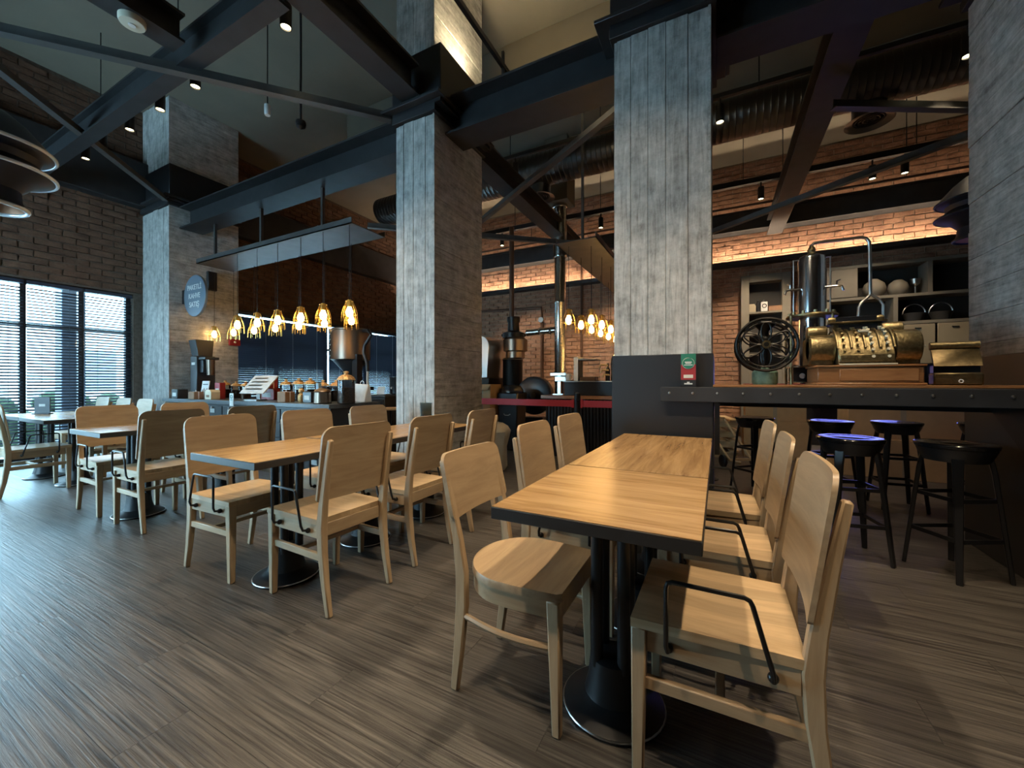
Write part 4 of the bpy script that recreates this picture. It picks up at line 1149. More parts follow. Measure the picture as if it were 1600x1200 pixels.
# tilted brass plate stand
tp_ = PY(1494, 600, 3.12)
st = thing('brass_document_press', 'small dark brass press with a tilted plate and roller', 'press', (tp_.x, 3.13, BT), rz=R(-8))
MB().box(-0.095, 0.095, -0.055, 0.06, 0, 0.07).build('base', 'brassdk', st, bevel=0.008)
MB().box(-0.09, 0.09, -0.02, 0.05, 0.07, 0.11).build('neck', 'blackplas', st)
MB().hexa([(-0.095, -0.05, 0.105), (0.095, -0.05, 0.105), (0.095, -0.038, 0.105), (-0.095, -0.038, 0.105), (-0.095, 0.012, 0.205), (0.095, 0.012, 0.205), (0.095, 0.024, 0.205), (-0.095, 0.024, 0.205)]).build('tilted_plate', 'brassdk', st, bevel=0.003)
MB().cyl((-0.097, 0.025, 0.225), (0.097, 0.025, 0.225), 0.022, n=18).build('roller', 'brass', st)
MB().torus((0.01, -0.056, 0.022), 0.008, 0.003, axis=1, n=16, m=6).build('keyhole_ring', 'white', st)

# stools
def make_stool():
    s = thing('bar_stool', '', 'stool')
    MB().lathe([(0.0005, 0.764), (0.10, 0.764), (0.101, 0.7635), (0.106, 0.7635), (0.107, 0.764), (0.168, 0.764), (0.174, 0.762), (0.177, 0.756), (0.172, 0.738), (0.165, 0.735), (0.0005, 0.735)], 36).build('seat', 'stool', s)
    MB().lathe([(0.168, 0.735), (0.155, 0.70), (0.135, 0.66), (0.130, 0.66), (0.150, 0.70), (0.160, 0.735)], 32, caps=False).build('seat_skirt', 'blackplas', s)
    for k in range(4):
        a = PI / 4 + k * PI / 2; ca, sa = math.cos(a), math.sin(a)
        MB().rectpath([(0.125 * ca, 0.125 * sa, 0.735), (0.150 * ca, 0.150 * sa, 0.60), (0.215 * ca, 0.215 * sa, 0.0)], [0.055, 0.045, 0.028], [0.022, 0.022, 0.02], up=(-sa, ca, 0)).build('leg', 'blackplas', s, bevel=0.004)
    for z, r in ((0.23, 0.188), (0.45, 0.163)):
        q = [(r * math.cos(PI / 4 + k * PI / 2), r * math.sin(PI / 4 + k * PI / 2), z) for k in range(4)]
        for k in range(4):
            MB().bar(q[k], q[(k + 1) % 4], 0.012, 0.022).build('foot_rail', 'blackplas', s)
    return s
stool0 = make_stool(); stool_used = []
for (x, y, rz, l) in ((0.76, 3.30, 0.2, 'black metal stool tucked under the bar below the cash register'),
                      (1.24, 3.28, 0.5, 'black metal stool tucked under the bar below the tilted brass plate'),
                      (0.92, 4.62, 0.3, 'black metal stool behind the bar, second from the cardboard cartons'),
                      (1.42, 4.75, 0.1, 'black metal stool behind the bar, third from the cardboard cartons'),
                      (2.05, 4.9, 0.0, 'black metal stool behind the bar, fourth from the cardboard cartons'),
                      (0.33, 4.75, PI / 4, 'black metal stool behind the bar with a red-edged carton behind it')):
    place(stool0, stool_used, (x, y, 0), rz, l, 'bar stools')

# ================================================================== RETAIL COUNTER
CZ = 0.870; CY = 3.00; DY = -0.20
rc = thing('retail_counter', 'dark drawer-fronted retail counter beside the concrete pier', 'counter', (-5.75, CY, 0))
MB().box(-1.92, 1.92, -0.02, 0.74, CZ - 0.05, CZ).build('counter_top', 'counter_top', rc, bevel=0.004)
MB().box(-1.90, 1.89, 0.02, 0.72, 0.08, CZ - 0.051).build('carcass', 'graphite', rc)
MB().box(-1.88, 1.87, 0.05, 0.70, 0, 0.08).build('plinth', 'black', rc)
for i in range(8):
    for j in range(4):
        x0 = -1.56 + i * 0.43; z0 = 0.10 + j * 0.175
        d = MB().box(x0, x0 + 0.41, 0.004, 0.02, z0, z0 + 0.165).build('drawer', 'graphite', rc, bevel=0.004)
        MB().box(x0 + 0.13, x0 + 0.24, -0.001, 0.004, z0 + 0.07, z0 + 0.125).build('label_holder', 'steel', d)
        MB().ball((x0 + 0.185, -0.008, z0 + 0.145), 0.013, 10).build('knob', 'steel', d)
MB().box(-1.89, -1.58, 0.004, 0.02, 0.10, CZ - 0.06).build('end_panel', 'kraft', rc, bevel=0.004)
def on(u, y): return PY(u, 600, y + DY).x
# jars
def make_jar(name='glass_jar', r=0.075, h=0.20):
    j = thing(name, '', 'jar')
    MB().lathe([(r * 0.96, 0.0), (r, 0.01), (r, h), (r * 0.97, h + 0.01)], 24).build('glass_body', 'jar', j)
    MB().lathe([(r * 0.9, 0.006), (r * 0.93, 0.012), (r * 0.93, h * 0.72), (0.0005, h * 0.74)], 20).build('coffee_beans', 'cbeans', j)
    n = 12; m = MB()
    prof = [(r * 1.04, h + 0.011), (r * 1.04, h + 0.018), (r * 0.86, h + 0.038), (r * 0.55, h + 0.054), (0.018, h + 0.060), (0.016, h + 0.068), (0.024, h + 0.078), (0.020, h + 0.088), (0.0005, h + 0.092)]
    m.lathe(prof, n).build('lid', 'cookie', j, smooth=False)
    return j
jar0 = make_jar(); jar_used = []
for (u, y, s, l) in ((352, 3.64, 0.95, 'glass coffee jar beside the tall grinder'), (369, 3.68, 0.9, 'glass coffee jar between the grinder and the white price board'),
                     (384, 3.66, 0.9, 'glass coffee jar half hidden by the white price board'), (447, 3.60, 1.0, 'glass coffee jar behind the upright kraft box'),
                     (467, 3.62, 1.05, 'glass coffee jar next to the kraft box jar'), (485, 3.60, 1.05, 'glass coffee jar before the bright blind edge'),
                     (505, 3.56, 0.95, 'glass coffee jar behind the brown lidded pot'), (525, 3.72, 0.95, 'glass coffee jar between the brown pot and the largest jar'),
                     (541, 3.42, 1.30, 'largest glass coffee jar at the end of the counter')):
    o = place(jar0, jar_used, (on(u, y), y + DY, CZ), 0, l, 'coffee jars on the counter'); o.scale = (s, s, s)
# tall grinder
gx = on(316, 3.57)
tg = thing('shop_grinder', 'tall dark shop coffee grinder standing by the concrete pier', 'coffee grinder', (gx, 3.37, CZ))
MB().box(-0.16, 0.20, -0.16, 0.16, 0, 0.07).build('foot', 'graphite', tg, bevel=0.006)
MB().box(-0.10, 0.10, -0.12, 0.14, 0.07, 0.66).build('body', 'graphite', tg, bevel=0.008)
MB().box(-0.045, 0.055, -0.126, -0.12, 0.52, 0.56).build('name_plate', 'paper', tg)
MB().hexa([(-0.12, -0.09, 0.66), (0.08, -0.09, 0.66), (0.08, 0.11, 0.66), (-0.12, 0.11, 0.66), (-0.16, -0.12, 0.92), (0.06, -0.12, 0.92), (0.06, 0.14, 0.92), (-0.16, 0.14, 0.92)]).build('hopper', 'graphite', tg, bevel=0.006)
MB().box(0.10, 0.30, -0.10, 0.10, 0.60, 0.64).box(0.10, 0.20, -0.08, 0.08, 0.40, 0.60).build('head', 'graphite', tg, bevel=0.006)
MB().lathe([(0.05, 0.36), (0.06, 0.60), (0.0005, 0.60)], 14, (0.25, 0, 0)).build('spout', 'bronze', tg)
# boxes, bags, boards
def boxthing(name, label, cat, u, y, w, d, h, mat, lid=None, z=CZ, rz=0.0, group=None):
    b = thing(name, label, cat, (on(u, y), y + DY, z), rz, group)
    MB().box(-w / 2, w / 2, -d / 2, d / 2, 0, h).build('body', mat, b, bevel=0.006)
    if lid == 'bow':
        MB().torus((0, 0, h + 0.012), 0.012, 0.003, axis=1, n=12, m=5).build('string_loop', 'white', b)
        MB().box(-w / 2 - 0.001, w / 2 + 0.001, -0.006, 0.006, 0.001, h + 0.001).build('string', 'white', b)
    elif lid == 'label':
        MB().box(-w * 0.3, w * 0.3, -d / 2 - 0.002, -d / 2, h * 0.25, h * 0.65).build('printed_label', 'paper', b)
    elif lid == 'window':
        MB().box(-w * 0.22, w * 0.22, -d / 2 - 0.002, -d / 2, h * 0.3, h * 0.6).build('printed_panel', 'kraft', b)
        MB().prism([(-w / 2, h), (w / 2, h), (w * 0.3, h + 0.03), (-w * 0.3, h + 0.03)], -d / 2, d / 2, axis=1).build('sloped_top', mat, b)
    return b
boxthing('gift_box', 'brown kraft gift box tied with string beside the white leaflet', 'box', 306, 3.25, 0.16, 0.12, 0.11, 'kraft', 'bow')
boxthing('house_box', 'pale house-shaped box on a tray on the counter', 'box', 332, 3.30, 0.17, 0.12, 0.11, 'ivory', 'window')
boxthing('gift_box', 'upright kraft gift box on the counter before the jars', 'box', 447, 3.32, 0.16, 0.13, 0.13, 'kraft', 'bow')
boxthing('coffee_pack', 'dark purple coffee pack before the tall grinder', 'packet', 344, 3.44, 0.14, 0.08, 0.24, 'red', 'label')
boxthing('red_tin', 'long dark red tin with a paper label behind the price board', 'tin', 424, 3.62, 0.34, 0.14, 0.16, 'red', 'label')
boxthing('red_tin', 'dark red gift tin stacked on the long red tin', 'tin', 421, 3.62, 0.20, 0.12, 0.14, 'pred', 'bow', z=CZ + 0.163)
boxthing('coffee_pack', 'small black coffee pack among the glass jars', 'packet', 484, 3.40, 0.16, 0.08, 0.13, 'blackplas', 'label')
boxthing('drink_carton', 'slim pale carton standing between the jars', 'carton', 498, 3.46, 0.05, 0.05, 0.24, 'pblue', 'label')
boxthing('napkin_box', 'small dark box with a white tag at the counter end by the pier', 'box', 281, 3.26, 0.18, 0.14, 0.14, 'graphite', 'label')
fgr = thing('figurine', 'small terracotta figurine between the glass jars', 'figurine', (on(471, 3.38), 3.38 + DY, CZ))
MB().lathe([(0.03, 0), (0.045, 0.03), (0.04, 0.09), (0.02, 0.11), (0.0005, 0.115)], 14).build('body', 'cookie', fgr)
MB().ball((0, 0, 0.14), 0.035, 12).build('head', 'cookie', fgr)
pot = thing('lidded_pot', 'brown lidded pot on the counter before the jars', 'pot', (on(504, 3.30), 3.30 + DY, CZ))
MB().lathe([(0.085, 0), (0.095, 0.01), (0.09, 0.13), (0.08, 0.14), (0.0005, 0.14)], 22).build('body', 'bronze', pot)
MB().lathe([(0.094, 0.14), (0.08, 0.16), (0.03, 0.18), (0.012, 0.185), (0.02, 0.20), (0.0005, 0.205)], 22).build('lid', 'bronze', pot)
MB().lathe([(0.09, 0.0), (0.105, 0.006), (0.0005, 0.006)], 22, (0, 0, -0.0005)).build('saucer', 'graphite', pot)
sg = thing('leaflet_stand', 'white printed leaflet leaning on the counter by the grinder', 'leaflet', (on(318, 3.33), 3.33 + DY, CZ))
sg.rotation_euler = (R(-8), 0, 0)
lf = MB().box(-0.10, 0.10, -0.004, 0.004, 0.0, 0.27).build('sheet', 'paper', sg, bevel=0.002)
for k in range(4):
    MB().cyl((-0.06 + k * 0.04, -0.006, 0.10), (-0.06 + k * 0.04, -0.006, 0.14 + 0.02 * (k % 2)), 0.006, 0.004, n=6).build('printed_cup', 'kraft', lf)
MB().box(-0.07, 0.07, -0.006, -0.004, 0.21, 0.225).build('printed_title', 'graphite', lf)
pb = thing('price_board', 'large white tilted price board on a steel easel on the counter', 'price board', (on(394, 3.30), 3.30 + DY, CZ), rz=R(12))
bd = MB().hexa([(-0.20, -0.02, 0.10), (0.20, -0.02, 0.10), (0.20, -0.005, 0.095), (-0.20, -0.005, 0.095), (-0.20, 0.22, 0.34), (0.20, 0.22, 0.34), (0.20, 0.235, 0.335), (-0.20, 0.235, 0.335)]).build('board', 'paper', pb)
for k in range(4):
    a = 0.2 + k * 0.2
    yy, zz = -0.02 + 0.24 * a, 0.10 + 0.24 * a
    MB().hexa([(-0.15, yy - 0.004, zz), (0.12 - 0.05 * (k % 2), yy - 0.004, zz), (0.12 - 0.05 * (k % 2), yy, zz), (-0.15, yy, zz), (-0.15, yy + 0.016, zz + 0.02), (0.12 - 0.05 * (k % 2), yy + 0.016, zz + 0.02), (0.12 - 0.05 * (k % 2), yy + 0.02, zz + 0.02), (-0.15, yy + 0.02, zz + 0.02)]).build('printed_line', 'steel', bd)
MB().box(-0.10, 0.10, -0.03, 0.14, 0, 0.02).bar((0, 0.10, 0.02), (0, 0.10, 0.21), 0.06, 0.02).build('easel', 'steel', pb)
ts = thing('table_sign', 'small white sign with a green printed mark at the counter edge', 'sign', (on(366, 3.21), 3.01, CZ + 0.001))
cd = MB().box(-0.045, 0.045, -0.035, -0.03, -0.07, 0.10).build('card', 'paper', ts)
MB().box(-0.03, 0.03, -0.03, 0.03, 0.0, 0.008).bar((0, -0.028, 0.004), (0, -0.028, 0.05), 0.02, 0.006).build('clip', 'steel', ts)
MB().torus((0, -0.0355, 0.055), 0.022, 0.005, axis=1, n=18, m=5).build('printed_ring', 'pgreen', cd)
MB().box(-0.025, 0.025, -0.0365, -0.035, 0.008, 0.016).build('printed_line', 'pgreen', cd)
bgx = thing('paper_bag', 'small white bag behind the largest glass jar', 'bag', (on(566, 3.72), 3.52, CZ))
MB().hexa([(-0.11, -0.06, 0), (0.11, -0.06, 0), (0.11, 0.06, 0), (-0.11, 0.06, 0), (-0.13, -0.02, 0.23), (0.12, -0.02, 0.22), (0.12, 0.02, 0.22), (-0.13, 0.02, 0.23)]).build('body', 'paper', bgx, bevel=0.01)
MB().torus((0, 0, 0.235), 0.03, 0.004, axis=1, n=14, m=5).build('handle', 'white', bgx)

# round blade sign projecting from the pier
def PX(u, v, X):
    t_ = (u - U0) / FPX
    d = X / (-SA + CA * t_)
    return Vector((X, (CA + SA * t_) * d, CAMH + d * (V0 - v) / FPX))
sd = thing('round_sign', 'round grey blade sign with white lettering projecting from the concrete pier', 'sign', (-7.29, 3.26, 2.476))
MB().lathe([(0.32, 0.02), (0.327, 0.014), (0.327, -0.014), (0.32, -0.02), (0.0005, -0.02)], 48, axis=1).build('disc', 'signface', sd)
MB().box(-0.385, -0.30, -0.018, 0.018, -0.10, 0.12).build('bracket', 'black', sd)
def text(parent, body, size, loc, rot, mat, ext=0.002):
    cu = bpy.data.curves.new('lettering', 'FONT'); cu.body = body; cu.size = size; cu.extrude = ext; cu.offset = 0.0015
    cu.align_x = 'CENTER'; cu.align_y = 'CENTER'
    o = bpy.data.objects.new('lettering', cu); C.objects.link(o); o.parent = parent
    cu.materials.append(M[mat])
    dg = bpy.context.evaluated_depsgraph_get()
    me = bpy.data.meshes.new_from_object(o.evaluated_get(dg))
    bpy.data.objects.remove(o)
    o = bpy.data.objects.new('lettering', me); C.objects.link(o); o.parent = parent
    o.location = loc; o.rotation_euler = rot
    return o
for k, (w_, sz) in enumerate((('PAKETL\u0130', 0.110), ("KAHVE", 0.110), ('SATI\u015e', 0.115))):
    text(sd, w_, sz, (0.0, -0.0215, 0.13 - 0.135 * k), (PI / 2, 0, 0), 'white')
ext = thing('alarm_box', 'small red fire alarm plate on the pier behind the pendants', 'alarm', PX(366, 535, -7.675))
MB().box(-0.01, 0.03, -0.09, 0.09, -0.06, 0.06).build('plate', 'red', ext, bevel=0.004)
MB().lathe([(0.02, 0.03), (0.016, 0.036), (0.0005, 0.037)], 12, axis=0).build('button', 'paper', ext)
sb = thing('wall_speaker', 'slim dark box on the pier behind the round sign', 'speaker', PX(330, 440, -7.675))
MB().box(-0.01, 0.05, -0.07, 0.07, -0.16, 0.16).build('body', 'graphite', sb, bevel=0.006)
MB().box(0.05, 0.054, -0.055, 0.055, -0.145, 0.145).build('grille', 'black', sb)

# bronze hopper behind the counter
hx = PY(548, 540, 5.0)
hp = thing('roaster_hopper', 'riveted bronze hopper on a dark stand behind the retail counter', 'roaster', (hx.x, 5.0, 0))
MB().lathe([(0.30, 1.50), (0.335, 1.52), (0.335, 2.02), (0.345, 2.03), (0.345, 2.05), (0.33, 2.06), (0.0005, 2.07)], 36).build('drum', 'bronze', hp)
MB().lathe([(0.30, 1.50), (0.12, 1.30), (0.10, 1.0), (0.0005, 1.0)], 24, caps=False).build('funnel', 'graphite', hp)
for k in range(5):
    a = -PI * 0.66
    MB().ball((0.338 * math.cos(a), 0.338 * math.sin(a), 1.58 + 0.095 * k), 0.014, 8).build('rivet', 'steel', hp)
MB().bar((0.28, -0.10, 0), (0.28, -0.10, 1.6), 0.12, 0.12).build('post', 'black', hp)
MB().bar((-0.28, 0.14, 0), (-0.28, 0.14, 1.6), 0.10, 0.10).build('post', 'black', hp)
MB().box(-0.34, 0.34, -0.22, 0.22, 0.98, 1.04).build('deck', 'black', hp)
MB().tube([(0.30, 0, 2.02), (0.55, -0.1, 2.0), (0.62, -0.1, 1.92), (0.48, -0.12, 1.75), (0.46, -0.12, 1.62), (0.54, -0.12, 1.45), (0.55, -0.12, 1.3)], 0.032, 10).build('hose', 'graphite', hp)
MB().cyl((0.55, -0.12, 1.32), (0.55, -0.12, 0.98), 0.02, n=10).build('drain_pipe', 'white', hp)
sc_ = thing('side_cabinet', 'dark side cabinet between the counter and the slim column', 'cabinet', (PY(603, 640, 4.6).x, 4.6, 0))
MB().box(-0.28, 0.28, -0.3, 0.3, 0.06, 0.90).build('body', 'graphite', sc_, bevel=0.005)
MB().box(-0.30, 0.30, -0.32, 0.32, 0.90, 0.93).build('top', 'counter_top', sc_, bevel=0.004)
MB().box(-0.26, 0.26, -0.28, 0.28, 0, 0.06).build('plinth', 'black', sc_)
MB().box(-0.26, 0.26, -0.312, -0.30, 0.1, 0.86).build('door', 'blackplas', sc_, bevel=0.004)
nb = thing('paper_notice', 'small white notice card on the side cabinet', 'notice', (PY(594, 625, 4.45).x, 4.45, 0.934), rz=R(-10))
nb.rotation_euler = (R(-12), 0, R(-10))
MB().box(-0.09, 0.09, -0.003, 0.003, 0.002, 0.12).build('card', 'paper', nb)
MB().bar((0, 0.004, 0.06), (0, 0.08, 0.02), 0.03, 0.004).build('strut', 'paper', nb)
bk = thing('grinder_bin', 'black lidded bin on the side cabinet by the slim column', 'bin', (PY(614, 620, 4.55).x + 0.02, 4.62, 0.9305))
MB().lathe([(0.09, 0), (0.11, 0.02), (0.115, 0.24), (0.12, 0.25), (0.12, 0.27), (0.0005, 0.275)], 22).build('body', 'blackplas', bk)
MB().ball((0, -0.112, 0.10), 0.02, 10).build('tap_knob', 'steel', bk)
wt = thing('round_side_table', 'small round wooden table behind the slim column', 'table', (-3.95, 4.05, 0))
MB().lathe([(0.16, 0.745), (0.165, 0.75), (0.165, 0.768), (0.16, 0.772), (0.0005, 0.772)], 28).build('tabletop', 'chair', wt)
MB().cyl((0, 0, 0.03), (0, 0, 0.745), 0.022, n=12).build('stem', 'black', wt)
MB().lathe([(0.15, 0), (0.15, 0.012), (0.03, 0.03), (0.0005, 0.03)], 24).build('base', 'black', wt)

# ================================================================== ROASTER BAR (between the columns)
eb = thing('espresso_bar', 'dark ribbed-front counter before the shiny flue', 'counter', (-1.3, 6.0, 0))
MB().box(-1.04, 0.7, -0.36, 0.5, 0, 0.87).build('carcass', 'black', eb)
MB().box(-1.10, 0.72, -0.42, 0.54, 0.87, 0.92).build('counter_top', 'regwood', eb, bevel=0.004)
for k in range(35):
    MB().cyl((-1.02 + k * 0.05, -0.365, 0.02), (-1.02 + k * 0.05, -0.365, 0.865), 0.018, n=8).build('front_rib', 'blackplas', eb)
pl = thing('espresso_machine', 'low dark espresso machine with a polished column on the bar', 'coffee machine', (-1.43, 5.86, 0.9205))
MB().box(-0.62, 0.80, -0.2, 0.25, 0, 0.20).build('housing', 'blackplas', pl, bevel=0.006)
MB().box(-0.64, 0.82, -0.22, 0.27, 0.20, 0.215).build('tray_top', 'steel', pl, bevel=0.003)
MB().lathe([(0.07, 0.215), (0.07, 0.45), (0.075, 0.46), (0.06, 0.56), (0.03, 0.60), (0.0005, 0.605)], 22, (0.10, 0, 0)).build('column', 'chrome', pl)
for k in range(3):
    MB().tube([(0.04 - 0.02 * k, -0.07, 0.30 + 0.07 * k), (-0.05 - 0.02 * k, -0.10, 0.31 + 0.07 * k), (-0.07 - 0.02 * k, -0.10, 0.27 + 0.07 * k)], 0.012, 8).build('tap', 'brass', pl)
wc = thing('storage_box', 'white-framed clear storage box on the espresso machine', 'box', (-1.735, 5.84, 1.1362))
MB().box(-0.19, -0.12, -0.12, 0.12, 0, 0.36).build('white_side', 'white', wc, bevel=0.005)
MB().box(-0.12, 0.15, -0.12, 0.12, 0.0, 0.31).build('clear_body', 'jar', wc, bevel=0.005)
MB().box(-0.10, 0.13, -0.10, 0.10, 0.003, 0.06).build('contents', 'kraft', wc)
MB().box(-0.12, 0.16, -0.125, 0.125, 0.31, 0.33).build('lid', 'steel', wc, bevel=0.003)
mg = thing('mug', 'small pale mug on the espresso machine', 'mug', (-2.0, 5.70, 1.1362))
MB().lathe([(0.03, 0), (0.042, 0.01), (0.045, 0.11), (0.042, 0.11), (0.036, 0.015), (0.0005, 0.012)], 16, caps=False).build('cup', 'paper', mg)
MB().torus((0.05, 0, 0.055), 0.028, 0.006, axis=1, n=14, m=5).build('handle', 'paper', mg)
bt = thing('syrup_bottle', 'dark glass bottle on the espresso machine', 'bottle', (-1.475, 5.98, 1.1362))
MB().lathe([(0.035, 0), (0.036, 0.16), (0.014, 0.21), (0.013, 0.26), (0.0005, 0.262)], 14).build('body', 'blackplas', bt)
MB().cyl((0, 0, 0.262), (0, 0, 0.275), 0.015, n=10).build('cap', 'brass', bt)
sc2 = thing('bench_scale', 'steel bench grinder head beside the flue', 'scale', (-2.235, 5.95, 0.9205))
MB().bar((0, 0, 0), (0, 0, 0.30), 0.05, 0.05).build('pillar', 'steel', sc2)
MB().box(-0.13, 0.13, -0.07, 0.07, 0.30, 0.345).build('platform', 'steel', sc2, bevel=0.004)
MB().box(-0.06, 0.13, -0.06, 0.06, 0.21, 0.29).build('head', 'steel', sc2, bevel=0.008)
MB().box(-0.08, 0.08, -0.08, 0.08, 0, 0.015).build('foot', 'steel', sc2)
# flue
fx = PY(875, 500, 7.1).x
fu = thing('flue_pipe', 'shiny galvanised flue pipe rising to the ceiling behind the espresso bar', 'flue', (fx, 7.1, 0))
MB().lathe([(0.105, 0.0), (0.105, 1.25), (0.112, 1.26), (0.112, 1.30), (0.105, 1.31), (0.105, 2.6), (0.112, 2.61), (0.112, 2.65), (0.105, 2.66), (0.105, 3.5)], 26).build('lower_tube', 'galv', fu)
MB().lathe([(0.125, 3.48), (0.13, 3.5), (0.13, 4.4), (0.14, 4.41), (0.14, 4.46), (0.13, 4.47)], 26).build('upper_tube', 'galv', fu)
MB().box(-0.22, 0.22, -0.22, 0.22, 4.47, ZC - 0.003).build('ceiling_box', 'soffit', fu)
MB().cyl((-0.69, 0, 2.09), (-0.09, 0, 2.11), 0.065, n=16).build('branch_pipe', 'galv', fu)
for x in (-0.40, -0.18):
    MB().lathe([(0.075, -0.02), (0.082, 0), (0.075, 0.02)], 18, (x, 0, 2.10), axis=0).build('clamp', 'chrome', fu)
# cyclone
cx_ = PY(801, 600, 7.1).x
cy = thing('roaster_cyclone', 'tall black chaff cyclone cylinder beside the steel roaster drum', 'cyclone', (cx_, 7.1, 0))
MB().lathe([(0.20, 0.0), (0.20, 1.55), (0.205, 1.56), (0.205, 1.58), (0.18, 1.60)], 28).build('lower_drum', 'iron', cy)
MB().lathe([(0.19, 1.60), (0.19, 1.72), (0.24, 1.74), (0.245, 1.96), (0.20, 2.0), (0.17, 2.02)], 28, (0.06, 0, 0)).build('upper_drum', 'bronze', cy)
MB().torus((0, 0, 1.57), 0.206, 0.008, n=30, m=6).build('steel_band', 'steel', cy)
MB().lathe([(0.22, 2.0), (0.22, 2.10), (0.12, 2.14), (0.11, 2.30), (0.13, 2.34), (0.13, 2.42), (0.0005, 2.44)], 24, (0.02, 0, 0)).build('motor_head', 'iron', cy)
for k in range(4):
    a = k * PI / 2 + 0.4
    MB().ball((0.02 + 0.22 * math.cos(a), 0.22 * math.sin(a), 2.06), 0.03, 8).build('clamp_bolt', 'iron', cy)
MB().cyl((-0.1, 0.15, 2.0), (-0.1, 0.15, 4.3), 0.05, n=12).build('riser_pipe', 'rustpipe', cy)
# steel drum roaster
dx = PY(749, 560, 6.7).x
dr = thing('roaster_drum', 'brushed steel roaster drum with a domed front beside the slim column', 'roaster', (dx - 0.35, 6.9, 0))
arc = [(0.0, 1.20), (0.62, 1.20)] + [(0.62 - 0.0 + 0.16 * math.sin(a) - 0.0, 1.78 + 0.20 * (math.cos(a))) if False else (0.46 + 0.20 * math.cos(a), 1.80 + 0.22 * math.sin(a)) for a in [PI / 2 * i / 8 for i in range(9)]] + [(0.0, 2.02)]
MB().prism(arc, -0.35, 0.35, axis=1).build('drum', 'steel', dr, bevel=0.01)
MB().box(-0.02, 0.63, -0.3, 0.3, 0.4, 1.198).build('housing', 'iron', dr, bevel=0.01)
for sx in (0.05, 0.55):
    MB().bar((sx, -0.2, 0), (sx, -0.2, 0.4), 0.08, 0.08).bar((sx, 0.2, 0), (sx, 0.2, 0.4), 0.08, 0.08).build('stand', 'iron', dr)
# cooling fan discs, bins
cf = thing('cooling_fan', 'black round fan housing between the cyclone and the bar', 'fan', (PY(836, 640, 6.5).x, 6.5, 0))
MB().lathe([(0.30, -0.08), (0.34, -0.06), (0.34, 0.06), (0.30, 0.08)], 32, (0, 0, 0.88), axis=1).build('housing', 'blackplas', cf)
MB().lathe([(0.05, -0.12), (0.05, -0.08)], 16, (0, 0, 0.88), axis=1).build('hub', 'steel', cf)
MB().box(-0.2, 0.2, -0.12, 0.12, 0, 0.5).build('stand', 'blackplas', cf)
MB().ball((-0.20, -0.14, 0.60), 0.035, 10).build('valve_knob', 'white', cf)
MB().tube([(-0.25, -0.1, 0.1), (-0.05, -0.14, 0.3), (0.1, -0.14, 0.32), (0.2, -0.14, 0.2)], 0.02, 8).build('hose', 'steel', cf)
rb2 = thing('refuse_bin', 'tall black bin beside the plastic bag', 'bin', (PY(793, 660, 5.9).x + 0.09, 5.9, 0))
MB().hexa([(-0.15, -0.15, 0), (0.15, -0.15, 0), (0.15, 0.15, 0), (-0.15, 0.15, 0), (-0.19, -0.19, 0.95), (0.19, -0.19, 0.95), (0.19, 0.19, 0.95), (-0.19, 0.19, 0.95)]).build('body', 'blackplas', rb2, bevel=0.02)
MB().lathe([(0.19, 0.95), (0.19, 0.99), (0.14, 1.06), (0.0005, 1.08)], 20).build('lid', 'blackplas', rb2)
MB().tube([(-0.06, -0.185, 0.6), (-0.03, -0.20, 0.58), (0.03, -0.20, 0.58), (0.06, -0.185, 0.6)], 0.008, 6).build('handle', 'steel', rb2)
# pallets of cardboard behind slim column
def carton(p, w, d, h, label, rz=0.0, group=None, open_=False):
    b = thing('cardboard_carton', label, 'carton', p, rz, group)
    MB().box(-w / 2, w / 2, -d / 2, d / 2, 0, h).build('body', 'card', b, bevel=0.004)
    if open_:
        MB().hexa([(-w / 2, -d / 2, h), (w / 2, -d / 2, h), (w / 2, -d / 2 + 0.005, h), (-w / 2, -d / 2 + 0.005, h), (-w / 2, -d / 2 - 0.10, h - 0.09), (w / 2, -d / 2 - 0.10, h - 0.09), (w / 2, -d / 2 - 0.095, h - 0.085), (-w / 2, -d / 2 - 0.095, h - 0.085)]).build('flap', 'card', b)
    MB().box(-0.025, 0.025, -d / 2 - 0.001, d / 2 + 0.001, 0.0, h + 0.001).build('tape', 'cream', b)
    return b
c1 = PY(768, 640, 5.7)
carton((c1.x - 0.08, 5.7, 0.0), 0.34, 0.4, 0.56, 'plain cardboard carton on the floor behind the red barrier belt')
carton((c1.x - 0.08, 5.7, 0.562), 0.33, 0.36, 0.52, 'open cardboard carton with folded flap, stacked by the slim column', open_=True)
pb_ = PZ(772, 712, 0.0); pb_ = PY(768, 690, 4.6)
bg_ = thing('rubbish_bag', 'crumpled clear plastic bag over a bin beside the slim column', 'bag', (PY(768, 690, 4.4).x, 4.4, 0))
m = MB(); prof = [(0.16, 0.0), (0.20, 0.06), (0.19, 0.30), (0.21, 0.42), (0.23, 0.50), (0.20, 0.56), (0.14, 0.60), (0.0005, 0.57)]
m.lathe(prof, 22)
m.v = [(x * (1 + 0.10 * math.sin(7 * math.atan2(y, x) + 9 * z)), y * (1 + 0.10 * math.cos(5 * math.atan2(y, x) + 7 * z)), z) for x, y, z in m.v]
m.build('bag_body', 'bag', bg_)
MB().tube([(-0.12, -0.02, 0.56), (-0.10, -0.03, 0.68), (-0.06, -0.02, 0.74), (-0.05, 0, 0.66)], [0.05, 0.03, 0.015, 0.008], 8).build('bag_neck', 'bag', bg_)
